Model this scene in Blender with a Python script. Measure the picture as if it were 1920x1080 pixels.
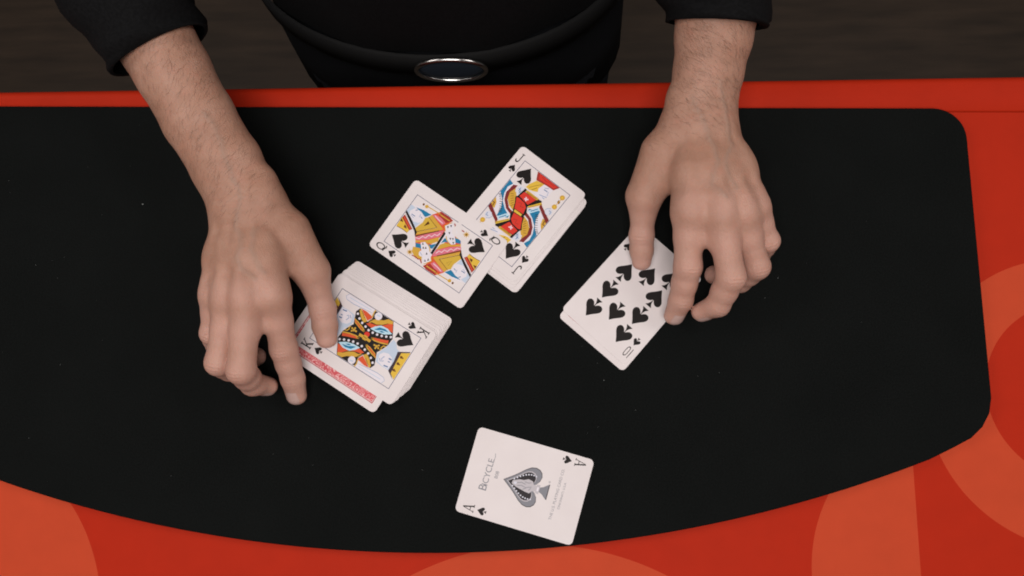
import bpy, bmesh, math, random
import numpy as np
from mathutils import Vector, Matrix
from mathutils.geometry import tessellate_polygon
from mathutils.bvhtree import BVHTree

for o in list(bpy.data.objects):
    bpy.data.objects.remove(o)
scene = bpy.context.scene
col = scene.collection
MM = 0.001
random.seed(7)
rng = np.random.default_rng(11)

# ------------------------------------------------------------------ camera
cam_data = bpy.data.cameras.new('camera')
cam_data.sensor_width = 36.0
cam_data.lens = 30.0
cam_data.clip_start = 0.01
cam_data.clip_end = 50.0
cam = bpy.data.objects.new('camera', cam_data)
col.objects.link(cam)
cam.matrix_world = Matrix(((0.999263, 0.006025, 0.037912, 0.02467),
                           (0.0, 0.987606, -0.156952, -0.10212),
                           (-0.038388, 0.156836, 0.986878, 0.64208),
                           (0, 0, 0, 1)))
scene.camera = cam
scene.render.resolution_x = 1024
scene.render.resolution_y = 576

# ------------------------------------------------------------------ world, lamps, exposure
world = bpy.data.worlds.new('World')
scene.world = world
world.use_nodes = True
bg = world.node_tree.nodes['Background']
bg.inputs['Color'].default_value = (1.0, 0.93, 0.88, 1)
bg.inputs['Strength'].default_value = 0.06


def lamp(name, loc, target, sx, sy, power, color):
    d = bpy.data.lights.new(name, 'AREA')
    d.shape = 'RECTANGLE'
    d.size, d.size_y = sx, sy
    d.energy = power
    d.color = color
    o = bpy.data.objects.new(name, d)
    col.objects.link(o)
    o.location = loc
    o.rotation_euler = (Vector(target) - Vector(loc)).to_track_quat('-Z', 'Y').to_euler()
    return o


lamp('ceiling_softbox', (-0.05, -0.48, 1.65), (0, 0.04, 0), 1.0, 0.7, 21.0, (1.0, 0.945, 0.925))
lamp('side_softbox', (-1.1, 0.32, 1.1), (0, 0.05, 0), 0.7, 0.7, 6.0, (1.0, 0.945, 0.925))
lamp('side_softbox', (1.1, 0.32, 1.1), (0, 0.05, 0), 0.7, 0.7, 6.0, (1.0, 0.945, 0.925))

vs = scene.view_settings
vs.view_transform = 'Standard'
vs.look = 'None'
vs.exposure = 0.0
vs.gamma = 1.0
vs.use_curve_mapping = False
try:
    scene.cycles.filter_width = 1.9
except Exception:
    pass


# ------------------------------------------------------------------ helpers
def tag(o, label=None, category=None, group=None, kind=None):
    if label:
        o['label'] = label
    if category:
        o['category'] = category
    if group:
        o['group'] = group
    if kind:
        o['kind'] = kind
    return o


def link(name, mesh, parent=None, mat=None):
    o = bpy.data.objects.new(name, mesh)
    col.objects.link(o)
    if parent is not None:
        o.parent = parent
    if mat is not None:
        mesh.materials.append(mat)
    return o


def from_bm(name, bm, parent=None, mat=None, smooth=False):
    me = bpy.data.meshes.new(name)
    bm.normal_update()
    bm.to_mesh(me)
    bm.free()
    if smooth:
        me.polygons.foreach_set('use_smooth', [True] * len(me.polygons))
    return link(name, me, parent, mat)


def s2l(c):
    return tuple((v / 12.92 if v <= 0.04045 else ((v + 0.055) / 1.055) ** 2.4) for v in (x / 255.0 for x in c))


def new_mat(name):
    m = bpy.data.materials.new(name)
    m.use_nodes = True
    nt = m.node_tree
    return m, nt, nt.nodes['Principled BSDF']


def plain(name, rgb, rough=0.5, spec=0.5, metal=0.0):
    m, nt, b = new_mat(name)
    b.inputs['Base Color'].default_value = (*rgb, 1)
    b.inputs['Roughness'].default_value = rough
    b.inputs['Specular IOR Level'].default_value = spec
    b.inputs['Metallic'].default_value = metal
    return m


def N(nt, typ, **kw):
    n = nt.nodes.new(typ)
    for k, v in kw.items():
        if k in n.inputs.keys():
            n.inputs[k].default_value = v
        else:
            setattr(n, k, v)
    return n


def ramp(nt, fac, stops):
    r = nt.nodes.new('ShaderNodeValToRGB')
    e = r.color_ramp.elements
    while len(e) < len(stops):
        e.new(0.5)
    for el, (p, c) in zip(e, stops):
        el.position = p
        el.color = (*c, 1) if len(c) == 3 else c
    nt.links.new(fac, r.inputs['Fac'])
    return r


def math_node(nt, op, a, b):
    n = nt.nodes.new('ShaderNodeMath')
    n.operation = op
    for i, v in enumerate((a, b)):
        if isinstance(v, (int, float)):
            n.inputs[i].default_value = v
        else:
            nt.links.new(v, n.inputs[i])
    return n.outputs[0]


# ------------------------------------------------------------------ materials
def felt_material():
    m, nt, b = new_mat('black_felt')
    tc = N(nt, 'ShaderNodeTexCoord')
    n1 = N(nt, 'ShaderNodeTexNoise', Scale=900.0, Detail=3.0)
    n2 = N(nt, 'ShaderNodeTexNoise', Scale=14.0, Detail=4.0)
    for n in (n1, n2):
        nt.links.new(tc.outputs['Object'], n.inputs['Vector'])
    mx = math_node(nt, 'ADD', math_node(nt, 'MULTIPLY', n1.outputs['Fac'], 0.7), math_node(nt, 'MULTIPLY', n2.outputs['Fac'], 0.3))
    r = ramp(nt, mx, [(0.3, (0.0040, 0.0046, 0.0044)), (0.75, (0.0085, 0.0094, 0.0090))])
    nt.links.new(r.outputs['Color'], b.inputs['Base Color'])
    b.inputs['Roughness'].default_value = 0.95
    b.inputs['Specular IOR Level'].default_value = 0.04
    bp = N(nt, 'ShaderNodeBump', Strength=0.5, Distance=0.0006)
    nt.links.new(n1.outputs['Fac'], bp.inputs['Height'])
    nt.links.new(bp.outputs['Normal'], b.inputs['Normal'])
    return m


def table_material():
    m, nt, b = new_mat('printed_red_laminate')
    tc = N(nt, 'ShaderNodeTexCoord')
    pos = tc.outputs['Object']
    sep = N(nt, 'ShaderNodeSeparateXYZ')
    nt.links.new(pos, sep.inputs[0])
    flat = N(nt, 'ShaderNodeCombineXYZ')
    nt.links.new(sep.outputs['X'], flat.inputs['X'])
    nt.links.new(sep.outputs['Y'], flat.inputs['Y'])

    def dist(cx, cy):
        v = N(nt, 'ShaderNodeVectorMath', operation='DISTANCE')
        nt.links.new(flat.outputs[0], v.inputs[0])
        v.inputs[1].default_value = (cx, cy, 0)
        return v.outputs['Value']

    def disc(cx, cy, r):
        return math_node(nt, 'LESS_THAN', dist(cx, cy), r)

    def minus(a, c):
        return math_node(nt, 'MULTIPLY', a, math_node(nt, 'SUBTRACT', 1.0, c))
    ring = minus(disc(0.414, -0.086, 0.107), disc(0.4177, -0.0786, 0.066))
    petal = math_node(nt, 'MULTIPLY', disc(0.33, -0.21, 0.113), math_node(nt, 'LESS_THAN', sep.outputs['X'], 0.2946))
    left = minus(disc(-0.45, -0.25, 0.145), disc(-0.47, -0.27, 0.07))
    low = minus(disc(0.02, -0.40, 0.21), disc(0.02, -0.40, 0.12))
    mask = ring
    for other in (petal, left, low):
        mask = math_node(nt, 'MAXIMUM', mask, other)
    mix = N(nt, 'ShaderNodeMix', data_type='RGBA')
    nt.links.new(mask, mix.inputs['Factor'])
    mix.inputs[6].default_value = (0.430, 0.0200, 0.0045, 1)
    mix.inputs[7].default_value = (0.525, 0.060, 0.021, 1)
    no = N(nt, 'ShaderNodeTexNoise', Scale=60.0, Detail=5.0)
    nt.links.new(pos, no.inputs['Vector'])
    mr = N(nt, 'ShaderNodeMapRange')
    mr.inputs['To Min'].default_value = 0.93
    mr.inputs['To Max'].default_value = 1.07
    nt.links.new(no.outputs['Fac'], mr.inputs['Value'])
    mul = N(nt, 'ShaderNodeMix', data_type='RGBA', blend_type='MULTIPLY')
    mul.inputs['Factor'].default_value = 1.0
    nt.links.new(mix.outputs[2], mul.inputs[6])
    nt.links.new(mr.outputs[0], mul.inputs[7])
    nt.links.new(mul.outputs[2], b.inputs['Base Color'])
    b.inputs['Roughness'].default_value = 0.65
    b.inputs['Specular IOR Level'].default_value = 0.10
    return m


def floor_material():
    m, nt, b = new_mat('dark_wood_floor')
    tc = N(nt, 'ShaderNodeTexCoord')
    mp = N(nt, 'ShaderNodeMapping')
    mp.inputs['Scale'].default_value = (2.0, 14.0, 2.0)
    nt.links.new(tc.outputs['Object'], mp.inputs['Vector'])
    no = N(nt, 'ShaderNodeTexNoise', Scale=3.0, Detail=6.0)
    nt.links.new(mp.outputs[0], no.inputs['Vector'])
    r = ramp(nt, no.outputs['Fac'], [(0.3, (0.030, 0.019, 0.011)), (0.7, (0.060, 0.038, 0.023))])
    nt.links.new(r.outputs['Color'], b.inputs['Base Color'])
    b.inputs['Roughness'].default_value = 0.6
    return m


def skin_material():
    m, nt, b = new_mat('skin')
    tc = N(nt, 'ShaderNodeTexCoord')
    at = N(nt, 'ShaderNodeAttribute', attribute_name='blush')
    av = N(nt, 'ShaderNodeAttribute', attribute_name='vein')
    n1 = N(nt, 'ShaderNodeTexNoise', Scale=55.0, Detail=5.0, Roughness=0.6)
    n2 = N(nt, 'ShaderNodeTexNoise', Scale=420.0, Detail=3.0)
    n3 = N(nt, 'ShaderNodeTexVoronoi', Scale=900.0)
    mp = N(nt, 'ShaderNodeMapping')
    mp.inputs['Scale'].default_value = (1.5, 1.0, 1.2)
    nt.links.new(tc.outputs['Object'], mp.inputs['Vector'])
    nt.links.new(mp.outputs[0], n3.inputs['Vector'])
    for n in (n1, n2):
        nt.links.new(tc.outputs['Object'], n.inputs['Vector'])
    base = ramp(nt, n1.outputs['Fac'], [(0.30, (0.350, 0.184, 0.124)), (0.50, (0.405, 0.217, 0.150)), (0.70, (0.450, 0.252, 0.180))])
    n4 = N(nt, 'ShaderNodeTexNoise', Scale=95.0, Detail=4.0, Roughness=0.65)
    nt.links.new(tc.outputs['Object'], n4.inputs['Vector'])
    mott = N(nt, 'ShaderNodeMapRange')
    mott.inputs['From Min'].default_value = 0.52
    mott.inputs['From Max'].default_value = 0.72
    mott.inputs['To Max'].default_value = 0.32
    nt.links.new(n4.outputs['Fac'], mott.inputs['Value'])
    red0 = N(nt, 'ShaderNodeMix', data_type='RGBA')
    nt.links.new(mott.outputs[0], red0.inputs['Factor'])
    nt.links.new(base.outputs['Color'], red0.inputs[6])
    red0.inputs[7].default_value = (0.47, 0.20, 0.135, 1)
    red = N(nt, 'ShaderNodeMix', data_type='RGBA')
    nt.links.new(at.outputs['Fac'], red.inputs['Factor'])
    nt.links.new(red0.outputs[2], red.inputs[6])
    red.inputs[7].default_value = (0.64, 0.37, 0.305, 1)
    ve = N(nt, 'ShaderNodeMix', data_type='RGBA')
    nt.links.new(av.outputs['Fac'], ve.inputs['Factor'])
    nt.links.new(red.outputs[2], ve.inputs[6])
    ve.inputs[7].default_value = (0.29, 0.20, 0.155, 1)
    nt.links.new(ve.outputs[2], b.inputs['Base Color'])
    b.inputs['Roughness'].default_value = 0.52
    b.inputs['Specular IOR Level'].default_value = 0.35
    b.inputs['Subsurface Weight'].default_value = 0.25
    b.inputs['Subsurface Radius'].default_value = (1.0, 0.42, 0.25)
    b.inputs['Subsurface Scale'].default_value = 0.0028
    h = math_node(nt, 'ADD', math_node(nt, 'MULTIPLY', n2.outputs['Fac'], 0.6), math_node(nt, 'MULTIPLY', n3.outputs['Distance'], 0.5))
    bp = N(nt, 'ShaderNodeBump', Strength=0.45, Distance=0.0009)
    nt.links.new(h, bp.inputs['Height'])
    nt.links.new(bp.outputs['Normal'], b.inputs['Normal'])
    return m


def cardstock_material():
    m, nt, b = new_mat('coated_card_stock')
    tc = N(nt, 'ShaderNodeTexCoord')
    no = N(nt, 'ShaderNodeTexNoise', Scale=40.0, Detail=3.0)
    nt.links.new(tc.outputs['Object'], no.inputs['Vector'])
    r = ramp(nt, no.outputs['Fac'], [(0.3, (0.735, 0.670, 0.662)), (0.7, (0.770, 0.708, 0.700))])
    nt.links.new(r.outputs['Color'], b.inputs['Base Color'])
    b.inputs['Roughness'].default_value = 0.55
    b.inputs['Specular IOR Level'].default_value = 0.10
    wv = N(nt, 'ShaderNodeTexVoronoi', Scale=1300.0)
    nt.links.new(tc.outputs['Object'], wv.inputs['Vector'])
    bp = N(nt, 'ShaderNodeBump', Strength=0.08, Distance=0.0002)
    nt.links.new(wv.outputs['Distance'], bp.inputs['Height'])
    nt.links.new(bp.outputs['Normal'], b.inputs['Normal'])
    return m


def back_print_material():
    m, nt, b = new_mat('red_card_back_print')
    tc = N(nt, 'ShaderNodeTexCoord')
    mp = N(nt, 'ShaderNodeMapping')
    mp.inputs['Scale'].default_value = (1, 1, 0)
    nt.links.new(tc.outputs['Object'], mp.inputs['Vector'])
    no = N(nt, 'ShaderNodeTexNoise', Scale=210.0, Detail=0.5, Distortion=1.2)
    nt.links.new(mp.outputs[0], no.inputs['Vector'])
    s = math_node(nt, 'SINE', math_node(nt, 'MULTIPLY', no.outputs['Fac'], 34.0), 0.0)
    r = ramp(nt, s, [(0.25, (0.60, 0.06, 0.075)), (0.85, (0.80, 0.47, 0.46))])
    nt.links.new(r.outputs['Color'], b.inputs['Base Color'])
    b.inputs['Roughness'].default_value = 0.45
    return m


def cloth_material(name, dark, light):
    m, nt, b = new_mat(name)
    tc = N(nt, 'ShaderNodeTexCoord')
    no = N(nt, 'ShaderNodeTexNoise', Scale=500.0, Detail=3.0)
    nt.links.new(tc.outputs['Object'], no.inputs['Vector'])
    r = ramp(nt, no.outputs['Fac'], [(0.3, dark), (0.7, light)])
    nt.links.new(r.outputs['Color'], b.inputs['Base Color'])
    b.inputs['Roughness'].default_value = 0.9
    b.inputs['Specular IOR Level'].default_value = 0.1
    return m


M_FELT = felt_material()
M_TABLE = table_material()
M_FLOOR = floor_material()
M_SKIN = skin_material()
M_CARD = cardstock_material()
M_BACK = back_print_material()
M_EDGE = plain('cut_card_edge', (0.42, 0.38, 0.36), 0.8, 0.1)
M_SHIRT = cloth_material('black_cotton', (0.0035, 0.0035, 0.0038), (0.007, 0.007, 0.0075))
M_TROUSER = cloth_material('black_denim', (0.0035, 0.0038, 0.0045), (0.007, 0.0075, 0.009))
M_LEATHER = plain('black_leather', (0.006, 0.006, 0.006), 0.75, 0.15)
M_STEEL = plain('polished_steel', (0.62, 0.60, 0.58), 0.22, 0.5, 1.0)
M_ENAMEL = plain('dark_blue_enamel', (0.02, 0.03, 0.045), 0.25, 0.5)
M_LEG = plain('dark_steel', (0.03, 0.03, 0.03), 0.5)
M_NAIL = plain('fingernail', (0.53, 0.355, 0.31), 0.28, 0.5)
M_HAIR = plain('brown_hair', (0.055, 0.032, 0.02), 0.6, 0.2)
M_LINT = plain('pale_lint', (0.42, 0.44, 0.42), 0.9, 0.1)

INK_RGB = dict(black=(30, 26, 25), ink=(46, 42, 44), dark=(62, 48, 54), gold=(200, 156, 60), yellow=(214, 176, 66), olive=(200, 164, 62),
               orange=(208, 84, 48), red=(204, 56, 44), deepred=(156, 52, 44), maroon=(120, 44, 44), pink=(208, 112, 128), palepink=(236, 196, 204),
               blue=(34, 116, 156), paleblue=(180, 212, 228), inkblue=(84, 116, 156), greyblue=(142, 158, 186), hair=(184, 196, 212),
               palegrey=(206, 206, 216), white=(218, 212, 218), brown=(104, 64, 30), frame=(72, 78, 106), grey=(128, 128, 134), lightgrey=(186, 180, 184),
               backline=(176, 60, 66), hairline=(150, 142, 146))
INKS = {k: plain('ink_' + k, tuple(min(0.82, v * 1.08) for v in s2l(c)), 0.5, 0.12) for k, c in INK_RGB.items()}

# ------------------------------------------------------------------ floor
bm = bmesh.new()
bmesh.ops.create_grid(bm, x_segments=2, y_segments=2, size=4.0)
floor = from_bm('floor', bm, None, M_FLOOR)
floor.location = (0, 0, -0.92)
tag(floor, kind='structure')


# ------------------------------------------------------------------ table (board, folded rail, legs)
def prism(bm, pts, z0, z1, inset=0.0):
    """closed slab from an outline, with a small chamfer at the top"""
    n = len(pts)
    P = [Vector((x, y)) for x, y in pts]
    lo = [bm.verts.new((p.x, p.y, z0)) for p in P]
    rings = [lo]
    if inset > 0:
        rings.append([bm.verts.new((p.x, p.y, z1 - inset)) for p in P])
        ins = []
        for i in range(n):
            a, c = P[i - 1], P[(i + 1) % n]
            d = (c - a).normalized()
            ins.append(P[i] + Vector((-d.y, d.x)) * inset)
        rings.append([bm.verts.new((p.x, p.y, z1)) for p in ins])
    else:
        rings.append([bm.verts.new((p.x, p.y, z1)) for p in P])
    for r0, r1 in zip(rings, rings[1:]):
        for i in range(n):
            bm.faces.new((r0[i], r0[(i + 1) % n], r1[(i + 1) % n], r1[i]))
    tri = tessellate_polygon([[v.co for v in rings[-1]]])
    for t in tri:
        f = bm.faces.new([rings[-1][i] for i in t])
        if f.calc_area() > 0:
            f.normal_update()
            if f.normal.z < 0:
                f.normal_flip()
    bm.faces.new(list(reversed(lo)))


table = bpy.data.objects.new('table', None)
col.objects.link(table)
table.location = (-0.06, 0, -0.92)
tag(table, 'red table with coral printed rings under the black mat', 'table')
TL = Vector((-0.06, 0, -0.92))
SEAM = lambda x: 0.1391 - 0.0160 * (x - 0.3262)
bm = bmesh.new()
prism(bm, [(-0.70, -0.34), (0.58, -0.34), (0.58, SEAM(0.58) - 0.0004), (-0.70, SEAM(-0.70) - 0.0004)], -0.034, -0.0085)
top = from_bm('tabletop', bm, table, M_TABLE)
top.location = -TL
bm = bmesh.new()
secs = []
for k in range(33):
    x = -0.70 + 1.28 * k / 32
    y0, y1 = SEAM(x) + 0.0004, 0.1672
    prof = [(y0, -0.034), (y0, -0.0097), (y0 + 0.0012, -0.0085), (y0 + 0.5 * (y1 - y0), -0.0068)]
    for a in range(0, 6):
        t = a / 5 * math.pi / 2
        prof.append((y1 - 0.006 + 0.006 * math.sin(t), -0.0113 + 0.0055 * math.cos(t)))
    prof.append((y1, -0.034))
    secs.append([bm.verts.new((x, y, z)) for y, z in prof])
for a, b_ in zip(secs, secs[1:]):
    n = len(a)
    for i in range(n):
        bm.faces.new((a[i], b_[i], b_[(i + 1) % n], a[(i + 1) % n]))
bm.faces.new(secs[0]); bm.faces.new(list(reversed(secs[-1])))
bmesh.ops.recalc_face_normals(bm, faces=bm.faces)
rail = from_bm('rail', bm, table, M_TABLE, True)
rail.location = -TL
for lx in (-0.60, 0.48):
    for ly in (-0.28, 0.09):
        bm = bmesh.new()
        bmesh.ops.create_cone(bm, cap_ends=True, segments=16, radius1=0.016, radius2=0.022, depth=0.887)
        bmesh.ops.translate(bm, verts=bm.verts, vec=(lx + 0.06, ly, 0.4436))
        from_bm('leg', bm, table, M_LEG, True)


# ------------------------------------------------------------------ mat
def mat_outline():
    pts = []

    def arc(cx, cy, r, a0, a1, n):
        for i in range(n + 1):
            a = math.radians(a0 + (a1 - a0) * i / n)
            pts.append((cx + r * math.cos(a), cy + r * math.sin(a)))
    # bottom arc of a large circle, left to right
    cx, cy, R_ = -0.065, 0.842, 1.0375
    a_l, a_r = math.atan2(-0.128 - cy, -0.440 - cx), math.atan2(-0.1265 - cy, 0.3035 - cx)
    for i in range(61):
        a = a_l + (a_r - a_l) * i / 60
        pts.append((cx + R_ * math.cos(a), cy + R_ * math.sin(a)))
    # lower right corner
    for p in [(0.3215, -0.1192), (0.3345, -0.1125), (0.3432, -0.1045), (0.3490, -0.0945), (0.3513, -0.0835)]:
        pts.append(p)
    for i in range(1, 10):
        t = i / 10
        pts.append((0.3513 - 0.0013 * t, -0.0835 + (0.1145 + 0.0835) * t))
    arc(0.3255, 0.1145, 0.0245, 2, 88, 10)
    for i in range(1, 20):
        t = i / 20
        pts.append((0.3255 - 0.78 * t, 0.1390 + 0.0132 * t))
    arc(-0.4600, 0.1275, 0.0245, 91, 178, 8)
    arc(-0.4575, -0.0990, 0.027, 180, 235, 8)
    return pts


bm = bmesh.new()
prism(bm, mat_outline(), -0.0080, 0.0, 0.0009)
mat_obj = from_bm('card_mat', bm, None, M_FELT)
tag(mat_obj, 'large black felt card mat with rounded corners on the red table', 'mat')
bm = bmesh.new()
specks = [(-291.2, 68.6, 1.1), (68.7, -70.1, .7)]
for i in range(70):
    specks.append((rng.uniform(-420, 340), rng.uniform(-150, 135), rng.uniform(.22, .5)))
for x, y, s in specks:
    a = rng.uniform(0, 6.28)
    dx, dy = math.cos(a) * s * MM, math.sin(a) * s * MM
    bmesh.ops.create_icosphere(bm, subdivisions=1, radius=1.0, matrix=Matrix.Translation((x * MM, y * MM, 0.0001)) @ Matrix.Rotation(a, 4, 'Z') @ Matrix.Diagonal((s * .6 * MM, s * .22 * MM, 0.00012, 1)))
tag(from_bm('lint', bm, mat_obj, M_LINT), kind='stuff')

# ------------------------------------------------------------------ playing cards
CW, CL, CT = 63.5, 88.9, 0.29


def card_mesh():
    bm = bmesh.new()
    out = []
    r = 3.6
    for cx, cy, a0 in ((CW / 2 - r, CL / 2 - r, 0), (-CW / 2 + r, CL / 2 - r, 90), (-CW / 2 + r, -CL / 2 + r, 180), (CW / 2 - r, -CL / 2 + r, 270)):
        for i in range(7):
            a = math.radians(a0 + 15 * i)
            out.append(((cx + r * math.cos(a)) * MM, (cy + r * math.sin(a)) * MM))
    prism(bm, out, -CT / 2 * MM, CT / 2 * MM, 0.05 * MM)
    me = bpy.data.meshes.new('playing_card')
    bm.normal_update()
    bm.to_mesh(me)
    bm.free()
    me.materials.append(M_CARD)
    me.materials.append(M_EDGE)
    for p in me.polygons:
        p.material_index = 1 if abs(p.normal.z) < .3 else 0
    return me


CARD_MESH = card_mesh()
TOPZ = CT / 2 + 0.012


def print_object(name, items, parent, z=TOPZ, step=0.012):
    """flat ink areas: every polygon lies a hair above those it overprints"""
    bm = bmesh.new()
    mats, boxes = [], []
    for colname, pts in items:
        xs = [p[0] for p in pts]; ys = [p[1] for p in pts]
        bb = (min(xs), min(ys), max(xs), max(ys))
        lay = 0
        for b2, l2 in boxes:
            if bb[0] < b2[2] and bb[2] > b2[0] and bb[1] < b2[3] and bb[3] > b2[1]:
                lay = max(lay, l2 + 1)
        boxes.append((bb, lay))
        if colname not in mats:
            mats.append(colname)
        zz = (z + step * lay) * MM
        vs_ = [bm.verts.new((x * MM, y * MM, zz)) for x, y in pts]
        for t in tessellate_polygon([[v.co for v in vs_]]):
            if len(set(t)) < 3:
                continue
            try:
                f = bm.faces.new([vs_[i] for i in t])
            except ValueError:
                continue
            f.material_index = mats.index(colname)
            f.normal_update()
            if f.normal.z < 0:
                f.normal_flip()
    me = bpy.data.meshes.new(name)
    bm.to_mesh(me)
    bm.free()
    for c in mats:
        me.materials.append(INKS[c])
    return link(name, me, parent)


def spade(cx, cy, h, flip=False, colr='black'):
    """spade body and stem as two outlines, h millimetres tall"""
    half = [(0, .50), (.06, .42), (.14, .31), (.24, .19), (.34, .08), (.405, -.02), (.425, -.12), (.40, -.21), (.34, -.27), (.26, -.29), (.17, -.27), (.09, -.21), (.035, -.13)]
    body = half + [(-x, y) for x, y in reversed(half[1:])]
    stem = [(.012, -.12), (.03, -.26), (.08, -.38), (.17, -.49), (-.17, -.49), (-.08, -.38), (-.03, -.26), (-.012, -.12)]
    s = -1 if flip else 1
    res = []
    for sh in (body, stem):
        res.append((colr, [(cx + s * x * h, cy + s * y * h) for x, y in sh]))
    return res


def stroke(pts, w, colr='black', closed=False):
    n = len(pts)
    L, R_ = [], []
    P = [Vector(p) for p in pts]
    for i in range(n):
        if closed:
            d = P[(i + 1) % n] - P[i - 1]
        else:
            d = P[min(i + 1, n - 1)] - P[max(i - 1, 0)]
        d.normalize()
        nn = Vector((-d.y, d.x)) * w / 2
        L.append(P[i] + nn); R_.append(P[i] - nn)
    if closed:
        res = []
        for i in range(n):
            j = (i + 1) % n
            res.append((colr, [tuple(L[i]), tuple(L[j]), tuple(R_[j]), tuple(R_[i])]))
        return res
    return [(colr, [tuple(p) for p in L + R_[::-1]])]


def glyph(ch):
    """index figures on a unit box: x -.5...5, y 0..1"""
    if ch == 'K':
        return stroke([(-.32, 0), (-.32, 1)], .17) + stroke([(.36, .97), (-.28, .36)], .10) + stroke([(-.12, .52), (.40, .03)], .17) + \
            stroke([(-.52, .03), (-.10, .03)], .07) + stroke([(-.52, .97), (-.10, .97)], .07) + stroke([(.16, .03), (.56, .03)], .07) + stroke([(.18, .97), (.54, .97)], .07)
    if ch == 'Q':
        ring = [(.40 * math.cos(a), .56 + .42 * math.sin(a)) for a in np.linspace(0, 2 * math.pi, 21)[:-1]]
        return stroke(ring, .13, closed=True) + stroke([(-.40, .14), (-.22, .30), (.0, .22), (.22, .02), (.48, .10)], .11)
    if ch == 'J':
        return stroke([(.12, 1), (.12, .28), (.05, .10), (-.12, .03), (-.32, .09), (-.40, .26)], .15) + stroke([(-.10, .97), (.36, .97)], .08)
    if ch == 'A':
        return stroke([(-.02, 1), (-.38, .02)], .08) + stroke([(.0, 1), (.36, .02)], .17) + stroke([(-.24, .34), (.24, .34)], .07) + \
            stroke([(-.54, .03), (-.22, .03)], .06) + stroke([(.16, .03), (.56, .03)], .06)
    if ch == '10':
        zero = [(.22 + .24 * math.copysign(abs(math.cos(a)) ** .7, math.cos(a)), .5 + .46 * math.copysign(abs(math.sin(a)) ** .7, math.sin(a))) for a in np.linspace(0, 2 * math.pi, 25)[:-1]]
        return stroke([(-.40, 0), (-.40, 1)], .11) + stroke(zero, .10, closed=True)


def index_items(ch, cx=-26.7, y0=31.0, h=8.3, w=5.4):
    it = [(c, [(cx + x * w, y0 + y * h) for x, y in p]) for c, p in glyph(ch)]
    return it + spade(cx + .2, 25.2, 6.8)


def turned(items):
    return [(c, [(-x, -y) for x, y in p]) for c, p in items]


def new_card(label, x, y, z, rot, group=None, tilt=None):
    o = link('playing_card', CARD_MESH)
    o.location = (x * MM, y * MM, z * MM)
    o.rotation_euler = (tilt[0] if tilt else 0, tilt[1] if tilt else 0, rot)
    tag(o, label, 'playing card', group)
    return o


def court_card(o, ch, halfart, centre):
    full = []
    for c, p in halfart:
        full.append((c, p))
        full.append((c, [(-a, -b) for a, b in p]))
    full += centre
    print_object('court_picture', full, o)
    fr = []
    a, b = 22.05, 35.6
    w = .42
    fr = [('frame', [(-a - w, -b - w), (a + w, -b - w), (a + w, -b), (-a - w, -b)]), ('frame', [(-a - w, b), (a + w, b), (a + w, b + w), (-a - w, b + w)]),
          ('frame', [(-a - w, -b), (-a, -b), (-a, b), (-a - w, b)]), ('frame', [(a, -b), (a + w, -b), (a + w, b), (a, b)])]
    print_object('frame_line', fr, o)
    for t in (0, 1):
        s = spade(-14.7, 26.3, 15.0)
        print_object('pip', turned(s) if t else s, o, TOPZ + .2)
        ii = index_items(ch)
        print_object('index', turned(ii) if t else ii, o)


def back_print(o, side=1):
    a, b = CW / 2 - 5.4, CL / 2 - 5.4
    z = TOPZ * side
    bm = bmesh.new()
    vs_ = [bm.verts.new((x * MM, y * MM, z * MM)) for x, y in ((-a + .9, -b + .9), (a - .9, -b + .9), (a - .9, b - .9), (-a + .9, b - .9))]
    bm.faces.new(vs_ if side > 0 else vs_[::-1])
    from_bm('back_print', bm, o, M_BACK)
    w = .6
    fr = [('backline', [(-a, -b), (a, -b), (a, -b + w), (-a, -b + w)]), ('backline', [(-a, b - w), (a, b - w), (a, b), (-a, b)]),
          ('backline', [(-a, -b + w), (-a + w, -b + w), (-a + w, b - w), (-a, b - w)]), ('backline', [(a - w, -b + w), (a, -b + w), (a, b - w), (a - w, b - w)])]
    print_object('back_border', fr, o)


def text_mesh(body, size, parent, x, y, colr, name='lettering', rotz=0.0, spacing=1.0, shear=0.0):
    cu = bpy.data.curves.new(name, 'FONT')
    cu.body = body
    cu.size = size * MM
    cu.align_x = 'CENTER'
    cu.space_character = spacing
    cu.shear = shear
    tmp = bpy.data.objects.new(name, cu)
    col.objects.link(tmp)
    bpy.context.view_layer.update()
    me = bpy.data.meshes.new_from_object(tmp)
    bpy.data.objects.remove(tmp)
    o = link(name, me, parent)
    me.materials.clear()
    me.materials.append(INKS[colr])
    o.location = (x * MM, y * MM, TOPZ * MM)
    o.rotation_euler = (0, 0, rotz)
    return o


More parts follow.
